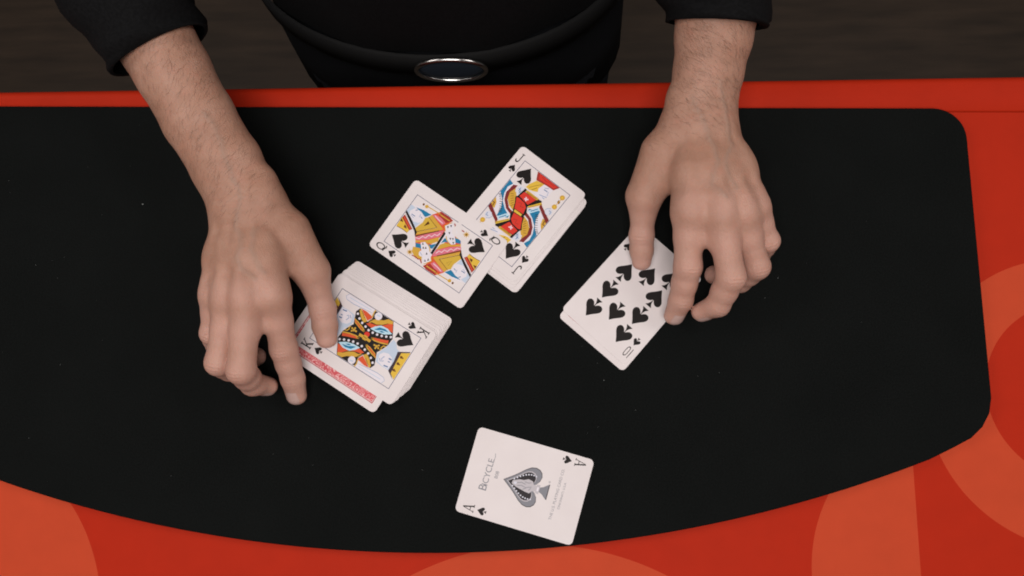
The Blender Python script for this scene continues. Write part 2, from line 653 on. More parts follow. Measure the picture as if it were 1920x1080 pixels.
KING = [
('black',[(-21.3,-4.9),(-21.9,-0.3),(-21.9,11.4),(-10.5,17.9),(-4.4,17.6),(1.8,14.9),(4.1,13.4),(7.7,14.9),(13.3,17.2),(16.9,15.7),(11.1,5.2),(17.9,-1.6),(21.7,-1.8),(21.6,-10.9),(21.1,-11.6),(13,-14),(0.9,-11.4),(-8.5,-7),(-11.9,-5.1),(-15.8,-3.6)]),
('gold',[(-11.6,-4.9),(-14.7,-3.6),(-16.4,-0.2),(-18.6,4.5),(-21.3,7.1),(-21.7,11.3),(-19.6,12.2),(-18.2,8.5),(-15,5.3),(-13,1.3),(-12.7,-2.3),(-11.2,-3.7)]),
('orange',[(-9.5,-5.4),(-11.4,-3.7),(-12.4,1),(-14.5,5.6),(-18.3,9.1),(-19.9,12.1),(-14.1,15.5),(-14.3,11),(-13.6,4.7),(-11.3,1.7),(-8.8,0.2)]),
('paleblue',[(-8.1,-0.7),(-11.4,1.6),(-14.3,5),(-14.9,10.6),(-13.2,15.7),(-10,10.9),(-8.3,5.2)]),
('blue',[(-9,2.1),(-12.5,4.7),(-13.7,9.2),(-12.9,12.8),(-11.7,7.5),(-10,4.8)]),
('blue',[(-9.9,6),(-11.2,7.8),(-11.4,10.4),(-10,8.2)]),
('gold',[(-2.9,3.6),(-4.2,6.5),(-5.7,11.6),(-7.8,16.1),(-4.6,17.4),(-2.8,12.4),(-1.7,7),(-1.9,3.8),(-2.9,3.8),(-2.7,6.9),(-3.8,12.1),(-5.3,16.7),(-6.8,16.1),(-4.8,11.9),(-3.3,6.9),(-1.9,4)]),
('orange',[(-3.3,4.8),(-4.6,7.7),(-6.3,12.6),(-7.9,16.1),(-5.7,16.8),(-3.7,12),(-2.6,7.5)]),
('gold',[(3.2,3.3),(3.5,6.6),(5.6,13),(8.6,15.5),(7.6,10.8),(5.8,5.3),(4.1,3),(3.3,3.6),(4.9,5.7),(6.7,11),(7.8,15),(6.4,12.6),(4.4,6.4),(4.2,3.3)]),
('orange',[(3.6,4.4),(4.2,7.4),(6.5,13.5),(7.7,14.9),(6.4,10.4),(4.9,6.4)]),
('gold',[(1.7,10.7),(1.5,11.3),(0.9,11.7),(0.3,11.7),(-0.3,11.3),(-0.5,10.7),(-0.3,10.1),(0.3,9.7),(0.9,9.7),(1.5,10.1)]),
('gold',[(1.4,8.9),(1.3,9.3),(0.9,9.6),(0.4,9.6),(0,9.3),(-0.1,8.9),(0,8.4),(0.4,8.1),(0.9,8.1),(1.3,8.4)]),
('gold',[(-0.1,11.8),(-0.2,12.3),(-0.6,12.5),(-1,12.5),(-1.4,12.3),(-1.6,11.8),(-1.4,11.4),(-1,11.1),(-0.6,11.1),(-0.2,11.4)]),
('gold',[(3,10.7),(2.9,11.1),(2.5,11.4),(2,11.4),(1.7,11.1),(1.5,10.7),(1.7,10.2),(2,10),(2.5,10),(2.9,10.2)]),
('gold',[(1.9,12.6),(1.7,13),(1.3,13.3),(0.9,13.3),(0.5,13),(0.3,12.6),(0.5,12.1),(0.9,11.8),(1.3,11.8),(1.7,12.1)]),
('gold',[(-0.2,13.7),(-2.8,14.8),(-3.2,16.7),(-2.3,16.9),(-2.2,15.4),(0.2,14.5)]),
('gold',[(1.6,13.8),(-0.2,14.9),(0.2,15.6),(2,14.5)]),
('hair',[(-4.3,17.7),(-10.4,18.9),(-9.3,21.9),(-5.9,24.9),(-5.1,27.7),(0.2,28.2),(6.2,28.8),(10.7,28.3),(11.1,22.6),(10.4,16.5),(5.5,14.3),(0.7,15.7),(-2.2,17.6)]),
('white',[(4.5,15.9),(1.6,17.8),(0.4,21.6),(1.8,25.6),(5.7,27.7),(10.3,27.3),(10.6,22.2),(9.5,17.9)]),
('inkblue',[(2.9,23.5),(2.6,25.9),(3.6,26),(3.9,23.6)]),
('inkblue',[(5.3,24.2),(5,25.9),(5.6,26),(5.9,24.3)]),
('inkblue',[(9.2,23),(8.6,26.4),(9.5,26.6),(10.1,23.2)]),
('greyblue',[(3.9,20.3),(6.2,19.3),(7.7,20.5),(6.6,21),(6.9,21.5),(8.2,20.4),(6.3,18.7),(3.7,19.7)]),
('greyblue',[(6.6,17.7),(8.4,19.6),(8.8,19.2),(7,17.3)]),
('dark',[(-4.4,26.6),(-9.3,34.8),(-8.5,35),(-4.9,29.4),(5.9,30.4),(12.5,31.8),(15.1,34.7),(11.1,28.1),(3.3,28)]),
('yellow',[(-4.9,29.4),(-8.6,35.4),(14.7,35.3),(11.9,30.9),(5.8,30.2)]),
('brown',[(-1.3,31.1),(-1.5,31.7),(-2,32.1),(-2.7,32.1),(-3.2,31.7),(-3.4,31.1),(-3.2,30.5),(-2.7,30.1),(-2,30.1),(-1.5,30.5)]),
('brown',[(4,31.6),(3.8,32.2),(3.3,32.6),(2.6,32.6),(2.1,32.2),(1.9,31.6),(2.1,30.9),(2.6,30.5),(3.3,30.5),(3.8,30.9)]),
('brown',[(9.6,31.5),(9.4,32.1),(8.9,32.5),(8.2,32.5),(7.7,32.1),(7.5,31.5),(7.7,30.9),(8.2,30.5),(8.9,30.5),(9.4,30.9)]),
('brown',[(-1.7,32.5),(-1.8,32.8),(-2.1,33),(-2.5,33),(-2.8,32.8),(-2.9,32.5),(-2.8,32.1),(-2.5,31.9),(-2.1,31.9),(-1.8,32.1)]),
('brown',[(3.6,33),(3.5,33.3),(3.2,33.5),(2.9,33.5),(2.6,33.3),(2.5,33),(2.6,32.6),(2.9,32.4),(3.2,32.4),(3.5,32.6)]),
('brown',[(9.3,32.8),(9.2,33.2),(8.9,33.4),(8.6,33.4),(8.3,33.2),(8.2,32.8),(8.3,32.5),(8.6,32.3),(8.9,32.3),(9.2,32.5)]),
('gold',[(11.4,5.6),(9.1,7.6),(11.3,11.4),(15.1,15.2),(17.2,14.9),(14.3,10.3)]),
('brown',[(12.2,8.7),(15.9,13.5),(16.2,13.3),(12.4,8.5)]),
('orange',[(16.2,3.6),(11.9,5.7),(14.4,10.3),(17.2,14.5),(17.4,10.1)]),
('black',[(10.7,5.4),(15.8,2.4),(15.5,1.9),(10.4,5)]),
('white',[(21.5,5.1),(18.7,6.4),(16.9,21.9),(17.3,28.2),(19.1,30),(21.5,28.9),(21.9,18.4),(21.9,6)]),
('greyblue',[(18.6,6.4),(16.7,21.9),(17.1,28.2),(19.1,30.2),(21.6,29),(21.4,28.7),(19.2,29.9),(17.4,28.2),(17.1,21.9),(18.9,6.5)]),
('hair',[(19.9,7.4),(19.4,26.7),(19.9,26.8),(20.4,7.4)]),
('white',[(21.9,0.5),(21.6,2.3),(20.1,3.4),(18.2,3.4),(16.7,2.3),(16.1,0.5),(16.7,-1.2),(18.2,-2.3),(20.1,-2.3),(21.6,-1.2)]),
('hair',[(19.3,-0.9),(18.9,1.9),(19.9,2),(20.3,-0.7)]),
('gold',[(15.7,4.6),(19.7,5.4),(21.9,5.3),(21.9,4.4),(19.8,4.6),(15.9,3.7)]),
('white',[(11.9,-16.1),(11.7,-15.6),(11.2,-15.2),(10.6,-15.2),(10.1,-15.6),(10,-16.1),(10.1,-16.7),(10.6,-17),(11.2,-17),(11.7,-16.7)]),
('white',[(10.3,-13),(10.1,-12.4),(9.6,-12.1),(9.1,-12.1),(8.6,-12.4),(8.4,-13),(8.6,-13.6),(9.1,-13.9),(9.6,-13.9),(10.1,-13.6)]),
('white',[(9,-9.7),(8.8,-9.1),(8.3,-8.8),(7.8,-8.8),(7.3,-9.1),(7.1,-9.7),(7.3,-10.3),(7.8,-10.6),(8.3,-10.6),(8.8,-10.3)]),
('white',[(8,-6.2),(7.8,-5.7),(7.3,-5.3),(6.7,-5.3),(6.2,-5.7),(6.1,-6.2),(6.2,-6.8),(6.7,-7.1),(7.3,-7.1),(7.8,-6.8)]),
('white',[(7.4,-2.6),(7.2,-2),(6.8,-1.7),(6.2,-1.7),(5.7,-2),(5.5,-2.6),(5.7,-3.1),(6.2,-3.5),(6.8,-3.5),(7.2,-3.1)]),
('white',[(7.3,1.1),(7.2,1.7),(6.7,2.1),(6.1,2.1),(5.6,1.7),(5.4,1.1),(5.6,0.6),(6.1,0.2),(6.7,0.2),(7.2,0.6)]),
('white',[(8.3,4.6),(8.1,5.2),(7.7,5.5),(7.1,5.5),(6.6,5.2),(6.4,4.6),(6.6,4),(7.1,3.7),(7.7,3.7),(8.1,4)]),
('white',[(9.4,8.3),(9.2,8.9),(8.7,9.2),(8.1,9.2),(7.6,8.9),(7.5,8.3),(7.6,7.8),(8.1,7.4),(8.7,7.4),(9.2,7.8)]),
('white',[(11.1,11.9),(10.9,12.4),(10.4,12.8),(9.9,12.8),(9.4,12.4),(9.2,11.9),(9.4,11.3),(9.9,11),(10.4,11),(10.9,11.3)]),
('white',[(13.4,15),(13.2,15.6),(12.7,15.9),(12.2,15.9),(11.7,15.6),(11.5,15),(11.7,14.4),(12.2,14.1),(12.7,14.1),(13.2,14.4)]),
]
KING_CENTRE = [
('red',[(-0.9,-0.4),(-1.3,0.9),(-2.4,1.6),(-3.7,1.6),(-4.8,0.9),(-5.2,-0.4),(-4.8,-1.7),(-3.7,-2.5),(-2.4,-2.5),(-1.3,-1.7)]),
('gold',[(-1,-5.6),(-1.3,-0.5),(-1,4.7),(1.1,4.6),(0.8,-0.5),(1.2,-5.4)]),
('gold',[(-2,-1.9),(-2,1.2),(1.6,1.3),(1.7,-1.8)]),
('brown',[(-0.6,-2),(-0.5,1.1),(-0,1.1),(-0.2,-2.1)]),
]
QUEEN = [
('orange',[(4.7,1.5),(-3.9,4),(-19.7,7.5),(-4.3,18.6),(-2,18.6),(9.2,8.1),(12.8,18),(16.2,16.8),(21.8,12.5),(21.2,0.7),(15.6,2.7),(11.3,1.3)]),
('blue',[(-0.5,0.7),(-5.9,1.2),(-7.4,4.8),(-11,8.1),(-12.8,12.5),(-9.4,14.7),(-7.8,10.5),(-5.3,6.9),(-4,3.9)]),
('gold',[(1.1,0.9),(-3.5,4.3),(-5,9.8),(-9.3,15),(-7.9,16),(-3,8.6),(4.6,2.1)]),
('pink',[(7.5,1.6),(4.8,2.2),(-2.5,9),(-7.9,16),(-5.9,17.8),(1,11.5),(8.4,4.8),(10.9,2.1)]),
('palepink',[(7.3,2.8),(4.3,3.8),(3.9,6.2),(1.2,6.9),(1,9.4),(-2.3,10.4),(-2.5,12.9),(-5.5,14.1),(-6.4,16.9),(-5.8,17.1),(-5,14.6),(-2,13.4),(-1.8,10.9),(1.5,9.9),(1.7,7.3),(4.4,6.7),(4.8,4.3),(7.5,3.5)]),
('brown',[(8.3,4.7),(1.2,11.5),(-5.8,17.7),(-5.1,18.5),(1.9,12.2),(9.1,5.4)]),
('gold',[(11.2,2.9),(-4.3,18.3),(-2.6,19.5),(9.4,7.9),(13,18.1),(15.6,16.7)]),
('olive',[(9.6,8.3),(-1.9,19.2),(-0.3,21.8),(6.6,19.5),(10.9,19.9),(12.6,18.2)]),
('brown',[(9.5,7.9),(-2.1,19.1),(-0.5,21.9),(-0.2,21.7),(-1.7,19.3),(9.7,8.1)]),
('brown',[(9.4,8.1),(12.7,18.4),(13,18.3),(9.8,8)]),
('brown',[(8.7,14.3),(4.9,17.1),(9.9,16.6),(8.8,14.3),(8.7,14.4),(9.8,16.4),(5.1,17),(8.8,14.5)]),
('pink',[(16,4.4),(13.3,5.8),(15.5,16.1),(17.1,15.6),(17.6,8.8)]),
('palepink',[(14.5,6.2),(14.9,9.8),(16.1,14.7),(16.7,14.5),(15.6,9.7),(15.1,6.1)]),
('deepred',[(20.6,0.6),(16.6,4.1),(18.3,12.3),(21.8,12.6),(21.9,3.9)]),
('gold',[(19,2.8),(18.9,11.4),(19.8,11.4),(19.8,2.8)]),
('gold',[(19.4,11.7),(18.7,24.5),(19.4,24.5),(20.1,11.7)]),
('gold',[(20.1,24.2),(19.8,25),(19.1,25.6),(18.3,25.6),(17.6,25),(17.3,24.2),(17.6,23.4),(18.3,22.9),(19.1,22.9),(19.8,23.4)]),
('brown',[(19.7,27.3),(19.5,27.8),(19,28.1),(18.5,28.1),(18,27.8),(17.8,27.3),(18,26.7),(18.5,26.4),(19,26.4),(19.5,26.7)]),
('white',[(16.6,16.7),(15.1,17.3),(15,24.2),(13.3,31),(13.1,35.4),(15.4,29.8)]),
('blue',[(15.4,17.3),(11.3,20.3),(12.2,24.9),(13.6,30.7),(15.1,24.3)]),
('hair',[(10.9,20.3),(-0.1,22),(2,26.3),(7.2,35.4),(13.4,35.2),(12.5,27.8)]),
('white',[(11,20.5),(7.6,19.9),(4.5,22),(3.1,26.3),(5.8,31.9),(8.8,33.1),(13,30.8),(12.9,25.4)]),
('inkblue',[(7,27.3),(7,30.6),(7.6,30.6),(7.6,27.3)]),
('inkblue',[(8.7,21.6),(9.3,23.7),(9.8,23.5),(9.3,21.5)]),
('greyblue',[(8.5,24.4),(10.8,24.8),(10.9,24.3),(8.5,24)]),
('inkblue',[(12.5,28.3),(11.1,29.3),(11.5,29.8),(12.9,28.8)]),
('greyblue',[(5.4,27.5),(6.4,30.8),(6.7,30.7),(5.8,27.4)]),
('black',[(-2.1,18.7),(-5.6,18),(-2.3,21.2),(5.7,35.4),(7.6,35.4),(3.2,27)]),
('deepred',[(-2.2,23.1),(-4.3,24.6),(0.9,35.2),(4.1,34.7)]),
('orange',[(-3.1,24.6),(1.9,34.4),(2.6,34),(-2.4,24.2)]),
('yellow',[(-4.4,24.5),(-6.7,24.9),(-6.8,35),(1.1,35.4)]),
('brown',[(-4.4,26.9),(-4.7,29.6),(-2.5,30.2),(-2.9,28.3)]),
('brown',[(-1.6,32.2),(-2.3,35.1),(0.3,35.1)]),
('brown',[(-7,24.8),(-6.6,28.8),(-7.1,34.7),(-6.7,34.7),(-6.2,28.8),(-6.6,24.8)]),
('gold',[(12.9,-14.6),(10.9,-9.4),(15.3,-4.5),(18.1,-2.8),(19.1,-8.1),(16.7,-13.1)]),
('deepred',[(18.5,-11.6),(17.9,-8),(18.3,-5.8),(17.4,-4.2),(19.5,-1.3),(20.2,-1.8),(18.3,-4.5),(19.2,-5.6),(18.8,-8),(19.3,-11.5)]),
('white',[(7.1,-11.6),(4.8,-9.1),(6,-4.2),(14.3,3.6),(19.4,-0),(15.3,-4.5)]),
('gold',[(4.1,-7.9),(5.8,-3.6),(14.1,4.1),(19.6,0.5),(19.3,-0),(14.2,3.5),(6.3,-4.1),(4.7,-8.2)]),
('white',[(16.1,-5.8),(15.6,-4.3),(14.3,-3.4),(12.8,-3.4),(11.6,-4.3),(11.1,-5.8),(11.6,-7.2),(12.8,-8.1),(14.3,-8.1),(15.6,-7.2)]),
('greyblue',[(13.3,-7.4),(14.5,-4.5),(14.9,-4.7),(13.7,-7.6)]),
('ink',[(6,-10.2),(7.9,-9.8),(7,-8.5)]),
('ink',[(8.3,-8.2),(10.2,-7.8),(9.4,-6.5)]),
('ink',[(7.3,-6.5),(9.2,-6),(8.4,-4.8)]),
('ink',[(10.6,-3.3),(12.5,-2.8),(11.6,-1.6)]),
('ink',[(15.8,-1.2),(17.7,-0.7),(16.9,0.5)]),
('ink',[(13.7,0.4),(15.7,0.9),(14.8,2.1)]),
('gold',[(-19.4,16.5),(-18.1,15.3),(-17.4,17),(-17.3,15.1),(-15.6,15.8),(-16.8,14.4),(-15.1,13.7),(-16.9,13.6),(-16.2,11.9),(-17.6,13.1),(-18.3,11.4),(-18.4,13.3),(-20.1,12.6),(-18.9,14),(-20.6,14.7),(-18.7,14.8)]),
('brown',[(-17.1,14.2),(-17.3,14.6),(-17.6,14.9),(-18.1,14.9),(-18.4,14.6),(-18.5,14.2),(-18.4,13.8),(-18.1,13.5),(-17.6,13.5),(-17.3,13.8)]),
]
QUEEN_CENTRE = [
('white',[(-12.1,-0.6),(-11.3,1.9),(12.5,1.5),(12.1,-1.2)]),
('black',[(-10.2,-1.4),(-9.5,0.5),(9.7,1.5),(9.5,-0.5)]),
]
JACK = [
('blue',[(-21.9,17),(-18,15.9),(-19.6,11.6),(-18.4,6.1),(-15.4,0.5),(-9.6,-3.9),(-4.7,-5),(-4.2,-7.8),(-12.2,-11.8),(-13.6,-4.5),(-16.8,1),(-21.9,4.9)]),
('white',[(-21.9,4.9),(-17.7,1.9),(-14.5,-3.7),(-12.6,-11.3),(-16.1,-10.4),(-18,-7.1),(-21.9,-4.5)]),
('gold',[(-21.9,-0.5),(-18.8,-3.7),(-17.3,-8.2),(-19.9,-8.6),(-21.9,-6.8)]),
('brown',[(-21.9,-4.3),(-19.8,-4.4),(-19.2,-7.5),(-20,-7.6),(-20.3,-5),(-21.9,-5.1)]),
('white',[(-18,15.9),(-14.8,17.2),(-16.2,9.4),(-15.2,3),(-10.3,-2.1),(-4.7,-4.2),(-4.7,-6.2),(-10.5,-3.7),(-15.7,0.2),(-18.7,5.9),(-19.8,11.4)]),
('maroon',[(-17.4,15.4),(-14.2,16.9),(-14.3,14),(-15.7,8.9),(-13.6,3.4),(-8.8,-0.9),(-4.8,-1.8),(-4.3,-4.5),(-10.2,-2.8),(-15.5,1.9),(-18.1,7.2)]),
('gold',[(-14.3,14.2),(-10,10.1),(-6.8,3.8),(-5,-0.8),(-9.9,0.6),(-13.9,4),(-15.7,8.9)]),
('brown',[(-14.7,8.7),(-12.5,10),(-12.4,9.7),(-14.5,8.4)]),
('brown',[(-13.5,7.1),(-11.5,8.7),(-11.3,8.4),(-13.3,6.9)]),
('brown',[(-12.2,5.5),(-10.5,7.4),(-10.3,7.2),(-12,5.3)]),
('brown',[(-11,3.9),(-9.5,6.1),(-9.2,5.9),(-10.7,3.7)]),
('brown',[(-9.7,2.3),(-8.5,4.8),(-8.2,4.6),(-9.5,2.2)]),
('brown',[(-8.5,0.7),(-7.5,3.4),(-7.2,3.3),(-8.2,0.6)]),
('ink',[(-21.9,3),(-19.9,4.2),(-19.7,3.8),(-21.9,2.6)]),
('ink',[(-21.2,2.3),(-18.9,3.5),(-18.7,3.1),(-20.9,1.9)]),
('ink',[(-20.1,1.3),(-17.8,2.5),(-17.6,2.1),(-19.8,0.9)]),
('ink',[(-18.9,0),(-16.6,1.3),(-16.4,0.9),(-18.7,-0.3)]),
('ink',[(-17.6,-1.4),(-15.4,-0.2),(-15.2,-0.5),(-17.4,-1.8)]),
('ink',[(-16.5,-2.9),(-14.2,-1.7),(-14,-2),(-16.2,-3.3)]),
('ink',[(-15.4,-4.4),(-13.1,-3.2),(-12.9,-3.6),(-15.2,-4.8)]),
('ink',[(-14.4,-5.8),(-12.2,-4.6),(-12,-5),(-14.2,-6.2)]),
('ink',[(-13.7,-7.1),(-11.5,-5.9),(-11.3,-6.3),(-13.5,-7.5)]),
('ink',[(-13.2,-8.2),(-11,-7),(-10.8,-7.4),(-13,-8.6)]),
('palegrey',[(-13.4,12.3),(-13.1,18.1),(-8.1,18.8),(-8.2,11.1)]),
('inkblue',[(-12.3,15.8),(-9.4,15.3),(-9.7,12.5),(-10.2,12.6),(-9.8,15),(-12.3,15.3)]),
('inkblue',[(-10.9,17.2),(-10.9,14.2),(-8.4,13.9),(-8.5,13.4),(-11.3,13.9),(-11.4,17.1)]),
('black',[(-9.2,10.8),(-8.3,18.5),(-6.5,18.7),(-6.5,16.3),(8,18.6),(8.8,17.6),(2.1,8.2),(4.9,3.9),(4.6,0.2),(-5.2,-0.5),(-7.5,4.9),(-10.2,8.8)]),
('red',[(-9.2,9.1),(-7.1,9.8),(-1.3,9.2),(1.7,7.1),(3.2,1.8),(-4.8,1),(-7,5.3)]),
('deepred',[(-5.5,7.1),(-2.7,7.8),(-2.1,5.1),(0.2,6.3),(0.5,5.8),(-2.4,4.6),(-3,7.4),(-5.3,6.6)]),
('red',[(-8.1,11.2),(-6.9,16),(4.4,17.1),(1.3,9.6)]),
('palepink',[(-3.8,13.4),(-3,14),(-2.2,13),(-1,13.6),(-0.5,12.7),(-1.6,12),(-1.2,11.1),(-2.1,10.7),(-2.6,11.6),(-3.8,11.3),(-4,12.1),(-3.1,12.5)]),
('gold',[(-6.7,16.6),(-6.1,18.5),(5.5,18.7),(4.7,16.7)]),
('brown',[(-5.5,17.3),(3.8,17.6),(3.8,17.2),(-5.4,17)]),
('yellow',[(2.1,8.6),(8.6,17.5),(10.3,16.4),(3.1,7.7)]),
('brown',[(2.6,7.9),(9.6,17),(9.8,16.9),(2.8,7.7)]),
('paleblue',[(4.4,6),(9.4,13.3),(11.3,11.8),(6.9,5.3)]),
('inkblue',[(6.1,7.3),(9.4,12.1),(10,11.7),(6.7,6.8)]),
('maroon',[(9.2,16.4),(21.9,10.1),(21.9,6.6),(9.4,13.7)]),
('yellow',[(-8.7,19.8),(-8.1,23.3),(-5.2,29),(1.4,30.3),(-0.1,24.8),(1,22.4),(-2.1,20.7),(-5.2,19.7)]),
('brown',[(-6.5,21.3),(-3,25.9),(0.1,29.1),(0.3,28.9),(-2.8,25.7),(-6.3,21.1)]),
('brown',[(-3.9,20.9),(-1.4,24.8),(-1.1,24.6),(-3.6,20.7)]),
('white',[(-0.1,24.8),(1.4,30.3),(9.5,30.8),(9.7,25),(7.6,19.5),(0.1,18.5),(1.1,22.3)]),
('inkblue',[(3.8,27.3),(7,27.3),(7,26.6),(3.8,26.6)]),
('inkblue',[(3.2,28.3),(6.1,29.7),(6.2,29.3),(3.3,27.9)]),
('greyblue',[(3.3,21.7),(5.6,22.3),(9.1,23.4),(9.3,22.8),(5.8,21.7),(3.4,21.2)]),
('greyblue',[(7.9,27.6),(8.9,24.3),(8.5,24.2),(7.5,27.5)]),
('greyblue',[(6.5,21.3),(8.7,21.4),(8.8,20.9),(6.5,20.8)]),
('deepred',[(-8.9,35.2),(-4.2,35.4),(12.4,35.4),(9.8,30.9),(3.1,30.4),(-5.7,29.1)]),
('red',[(-6.5,34.6),(-3.7,34.9),(10.4,34.7),(9.1,32.1),(2.5,31.5),(-4.5,31)]),
('deepred',[(-3.7,34.2),(1.1,33.1),(3.5,34.1),(8.5,33.9),(8.4,33.4),(3.5,33.6),(1.1,32.6),(-3.8,33.7)]),
('gold',[(21,30.5),(20.6,31.7),(19.6,32.5),(18.3,32.5),(17.2,31.7),(16.8,30.5),(17.2,29.3),(18.3,28.5),(19.6,28.5),(20.6,29.3)]),
('yellow',[(19.8,30.5),(19.6,31),(19.2,31.3),(18.6,31.3),(18.2,31),(18,30.5),(18.2,30),(18.6,29.6),(19.2,29.6),(19.6,30)]),
('gold',[(20.6,21.1),(20.2,22.3),(19.2,23),(17.9,23),(16.9,22.3),(16.5,21.1),(16.9,19.8),(17.9,19.1),(19.2,19.1),(20.2,19.8)]),
('yellow',[(19.4,21.1),(19.3,21.6),(18.8,21.9),(18.3,21.9),(17.8,21.6),(17.7,21.1),(17.8,20.5),(18.3,20.2),(18.8,20.2),(19.3,20.5)]),
('brown',[(17.8,27.4),(19.8,26.8),(19.9,24.7),(17.8,25.3)]),
('gold',[(19.2,28.5),(19,22.8),(18.5,22.8),(18.6,28.5)]),
('palegrey',[(20.5,15),(19.9,16.7),(18.5,17.8),(16.7,17.8),(15.3,16.7),(14.7,15),(15.3,13.3),(16.7,12.3),(18.5,12.3),(19.9,13.3)]),
('greyblue',[(17.1,16.5),(19.3,16.6),(19.6,14),(18.8,14),(18.7,15.9),(17.2,15.6)]),
('greyblue',[(14.3,14.4),(14.9,16.8),(17.3,18.5),(17.5,18.2),(15.2,16.6),(14.6,14.4)]),
]
JACK_CENTRE = [
('yellow',[(-4.2,0.8),(2.6,1.2),(3.1,-0.7),(-3.7,-1.2)]),
('black',[(-4.9,1.1),(3,1.6),(3.1,1.1),(-4.9,0.7)]),
('black',[(-3.9,-1.3),(3.5,-0.7),(3.6,-1.1),(-3.8,-1.7)]),
]


# court drawings: half a figure each (the other half is the same turned upside down)
PI = math.pi
# --- king pile: a face-down card at the bottom, a fan of white cards, the king on top
KX, KY, KR = -110.26, -38.6, -0.56 - PI / 2


def shifted(cx, cy, rot, dx, dy):
    return cx + math.cos(rot) * dx - math.sin(rot) * dy, cy + math.sin(rot) * dx + math.cos(rot) * dy


fan = [(-15.2, 3.6, .006), (-13.9, 3.9, .005), (-12.7, 3.0, .007), (-11.3, 3.3, .003), (-10.0, 2.4, .006), (-8.5, 2.6, .004), (-7.1, 2.1, .006), (-5.4, 1.2, .002), (-3.4, 1.4, .004), (-1.2, .5, .003)]
ORD = ['lowest', 'second', 'third', 'fourth', 'fifth', 'sixth', 'seventh', 'eighth', 'ninth', 'tenth']
zt = 0.16
fans = []
for i, (dx, dy, dr) in enumerate(fan):
    x, y = shifted(KX, KY, KR, dx, dy)
    fans.append(new_card('white playing card, ' + (ORD[i] + ' from the bottom' if i else 'lowest') + ' of the fanned pile under the king', x, y, zt, KR + dr, 'white cards fanned beneath the king'))
    zt += .62
x, y = shifted(KX, KY, KR, 11.2, -7.4)
bc = new_card('face-down playing card with red patterned back poking out under the king', x, y, zt, KR - .012)
back_print(bc)
zt += .33
king = new_card('king of spades playing card lying face up on the fanned pile', KX, KY, zt, KR)
court_card(king, 'K', KING, KING_CENTRE)
KING_TOP = zt + CT / 2

# --- jack pile
JX, JY, JR = 5.07, 57.85, -2.25 + PI - PI / 2
zt = 0.16
for i, (dx, dy, dr) in enumerate([(5.4, -5.9, .012), (4.6, -6.6, .024), (5.2, -4.2, .02), (2.2, -4.6, -.01), (1.2, -2.2, .012)]):
    x, y = shifted(JX, JY, JR, dx, dy)
    new_card('white playing card, ' + (ORD[i] + ' from the bottom' if i else 'lowest') + ' of the pile under the jack', x, y, zt, JR + dr, 'white cards beneath the jack')
    zt += .40
jack = new_card('jack of spades playing card face up on a pile, partly under the queen', JX, JY, zt, JR)
court_card(jack, 'J', JACK, JACK_CENTRE)
JACK_TOP = zt + CT / 2

# --- queen, one corner resting on the jack pile
QX, QY, QR = -56.85, 34.83, -0.61 - PI / 2
queen = new_card('queen of spades playing card with one corner resting on the jack', QX, QY, 0, QR)
n_lift = Vector((-0.0262, -0.0085, 1)).normalized()
q1 = Vector((0, 0, 1)).rotation_difference(n_lift)
queen.rotation_mode = 'QUATERNION'
queen.rotation_quaternion = q1 @ Matrix.Rotation(QR, 3, 'Z').to_quaternion()
queen.location.z = 1.55 * MM
court_card(queen, 'Q', QUEEN, QUEEN_CENTRE)

# --- ten pile
TX, TY, TR = 90.9, -5.2, 0.83 - PI / 2
x, y = shifted(TX, TY, TR, 1.0, -5.1)
uc = new_card('face-down playing card almost hidden under the ten of spades', x, y, .16, TR + .022)
back_print(uc)
ten = new_card('ten of spades playing card face up under the thumb', TX, TY, .50, TR)
for ci in (-1, 1):
    for ry in (27.6, 9.2, -9.2, -27.6):
        print_object('pip', spade(ci * 15.0, ry, 16.2, ry < 0), ten)
for ry in (18.4, -18.4):
    print_object('pip', spade(0, ry, 16.2, ry < 0), ten)
for t in (0, 1):
    ii = index_items('10', w=5.0)
    print_object('index', turned(ii) if t else ii, ten)

# --- ace
AX_, AY_, AR = 9.32, -146.98, -0.28 + PI - PI / 2
ace = new_card('ace of spades playing card with large grey ornate spade', AX_, AY_, .16, AR)
for t in (0, 1):
    ii = index_items('A')
    print_object('index', turned(ii) if t else ii, ace)
ob = spade(0, -1.0, 34.5, False, 'ink')
gr = [('grey', [(x * .965, (y + 1) * .965 - 1.0) for x, y in p]) for _, p in spade(0, -1.0, 34.5)]
big = print_object('large_spade', ob + gr, ace)


def sp_in(k, c):
    return [(c, [(x, y) for x, y in spade(0, .4 + 0, 34.5 * k)[0][1]])]


inner = sp_in(.76, 'lightgrey') + sp_in(.71, 'ink')
figure = [('lightgrey', [(-1.0, 9.6), (1.2, 9.4), (3.2, 5.0), (3.6, 1.5), (5.2, -1.8), (4.4, -5.2), (2.6, -6.0), (2.0, -9.0), (-2.0, -9.0), (-2.6, -6.0), (-4.6, -4.6), (-4.2, -1.0), (-3.4, 2.6), (-2.6, 6.2)]),
          ('palegrey', [(-.8, 8.2), (.6, 8.2), (1.0, 6.2), (-.9, 6.2)]),
          ('lightgrey', [(-3.1, -8.6), (3.1, -8.6), (3.4, -11.2), (-3.4, -11.2)]), ('white', [(-1.5, -9.2), (1.5, -9.2), (1.5, -10.6), (-1.5, -10.6)])]
for p in ([(-1.6, 5.4), (-.6, 2.2), (-1.4, -1.2)], [(.4, 5.8), (1.6, 2.6), (.9, -.6)], [(-3.2, .8), (-.8, -2.2), (.2, -5.2)], [(2.6, .6), (2.4, -2.4), (3.2, -4.2)], [(-2.8, -3.6), (-.6, -4.8)]):
    figure += stroke(p, .42, 'grey')
dots = []
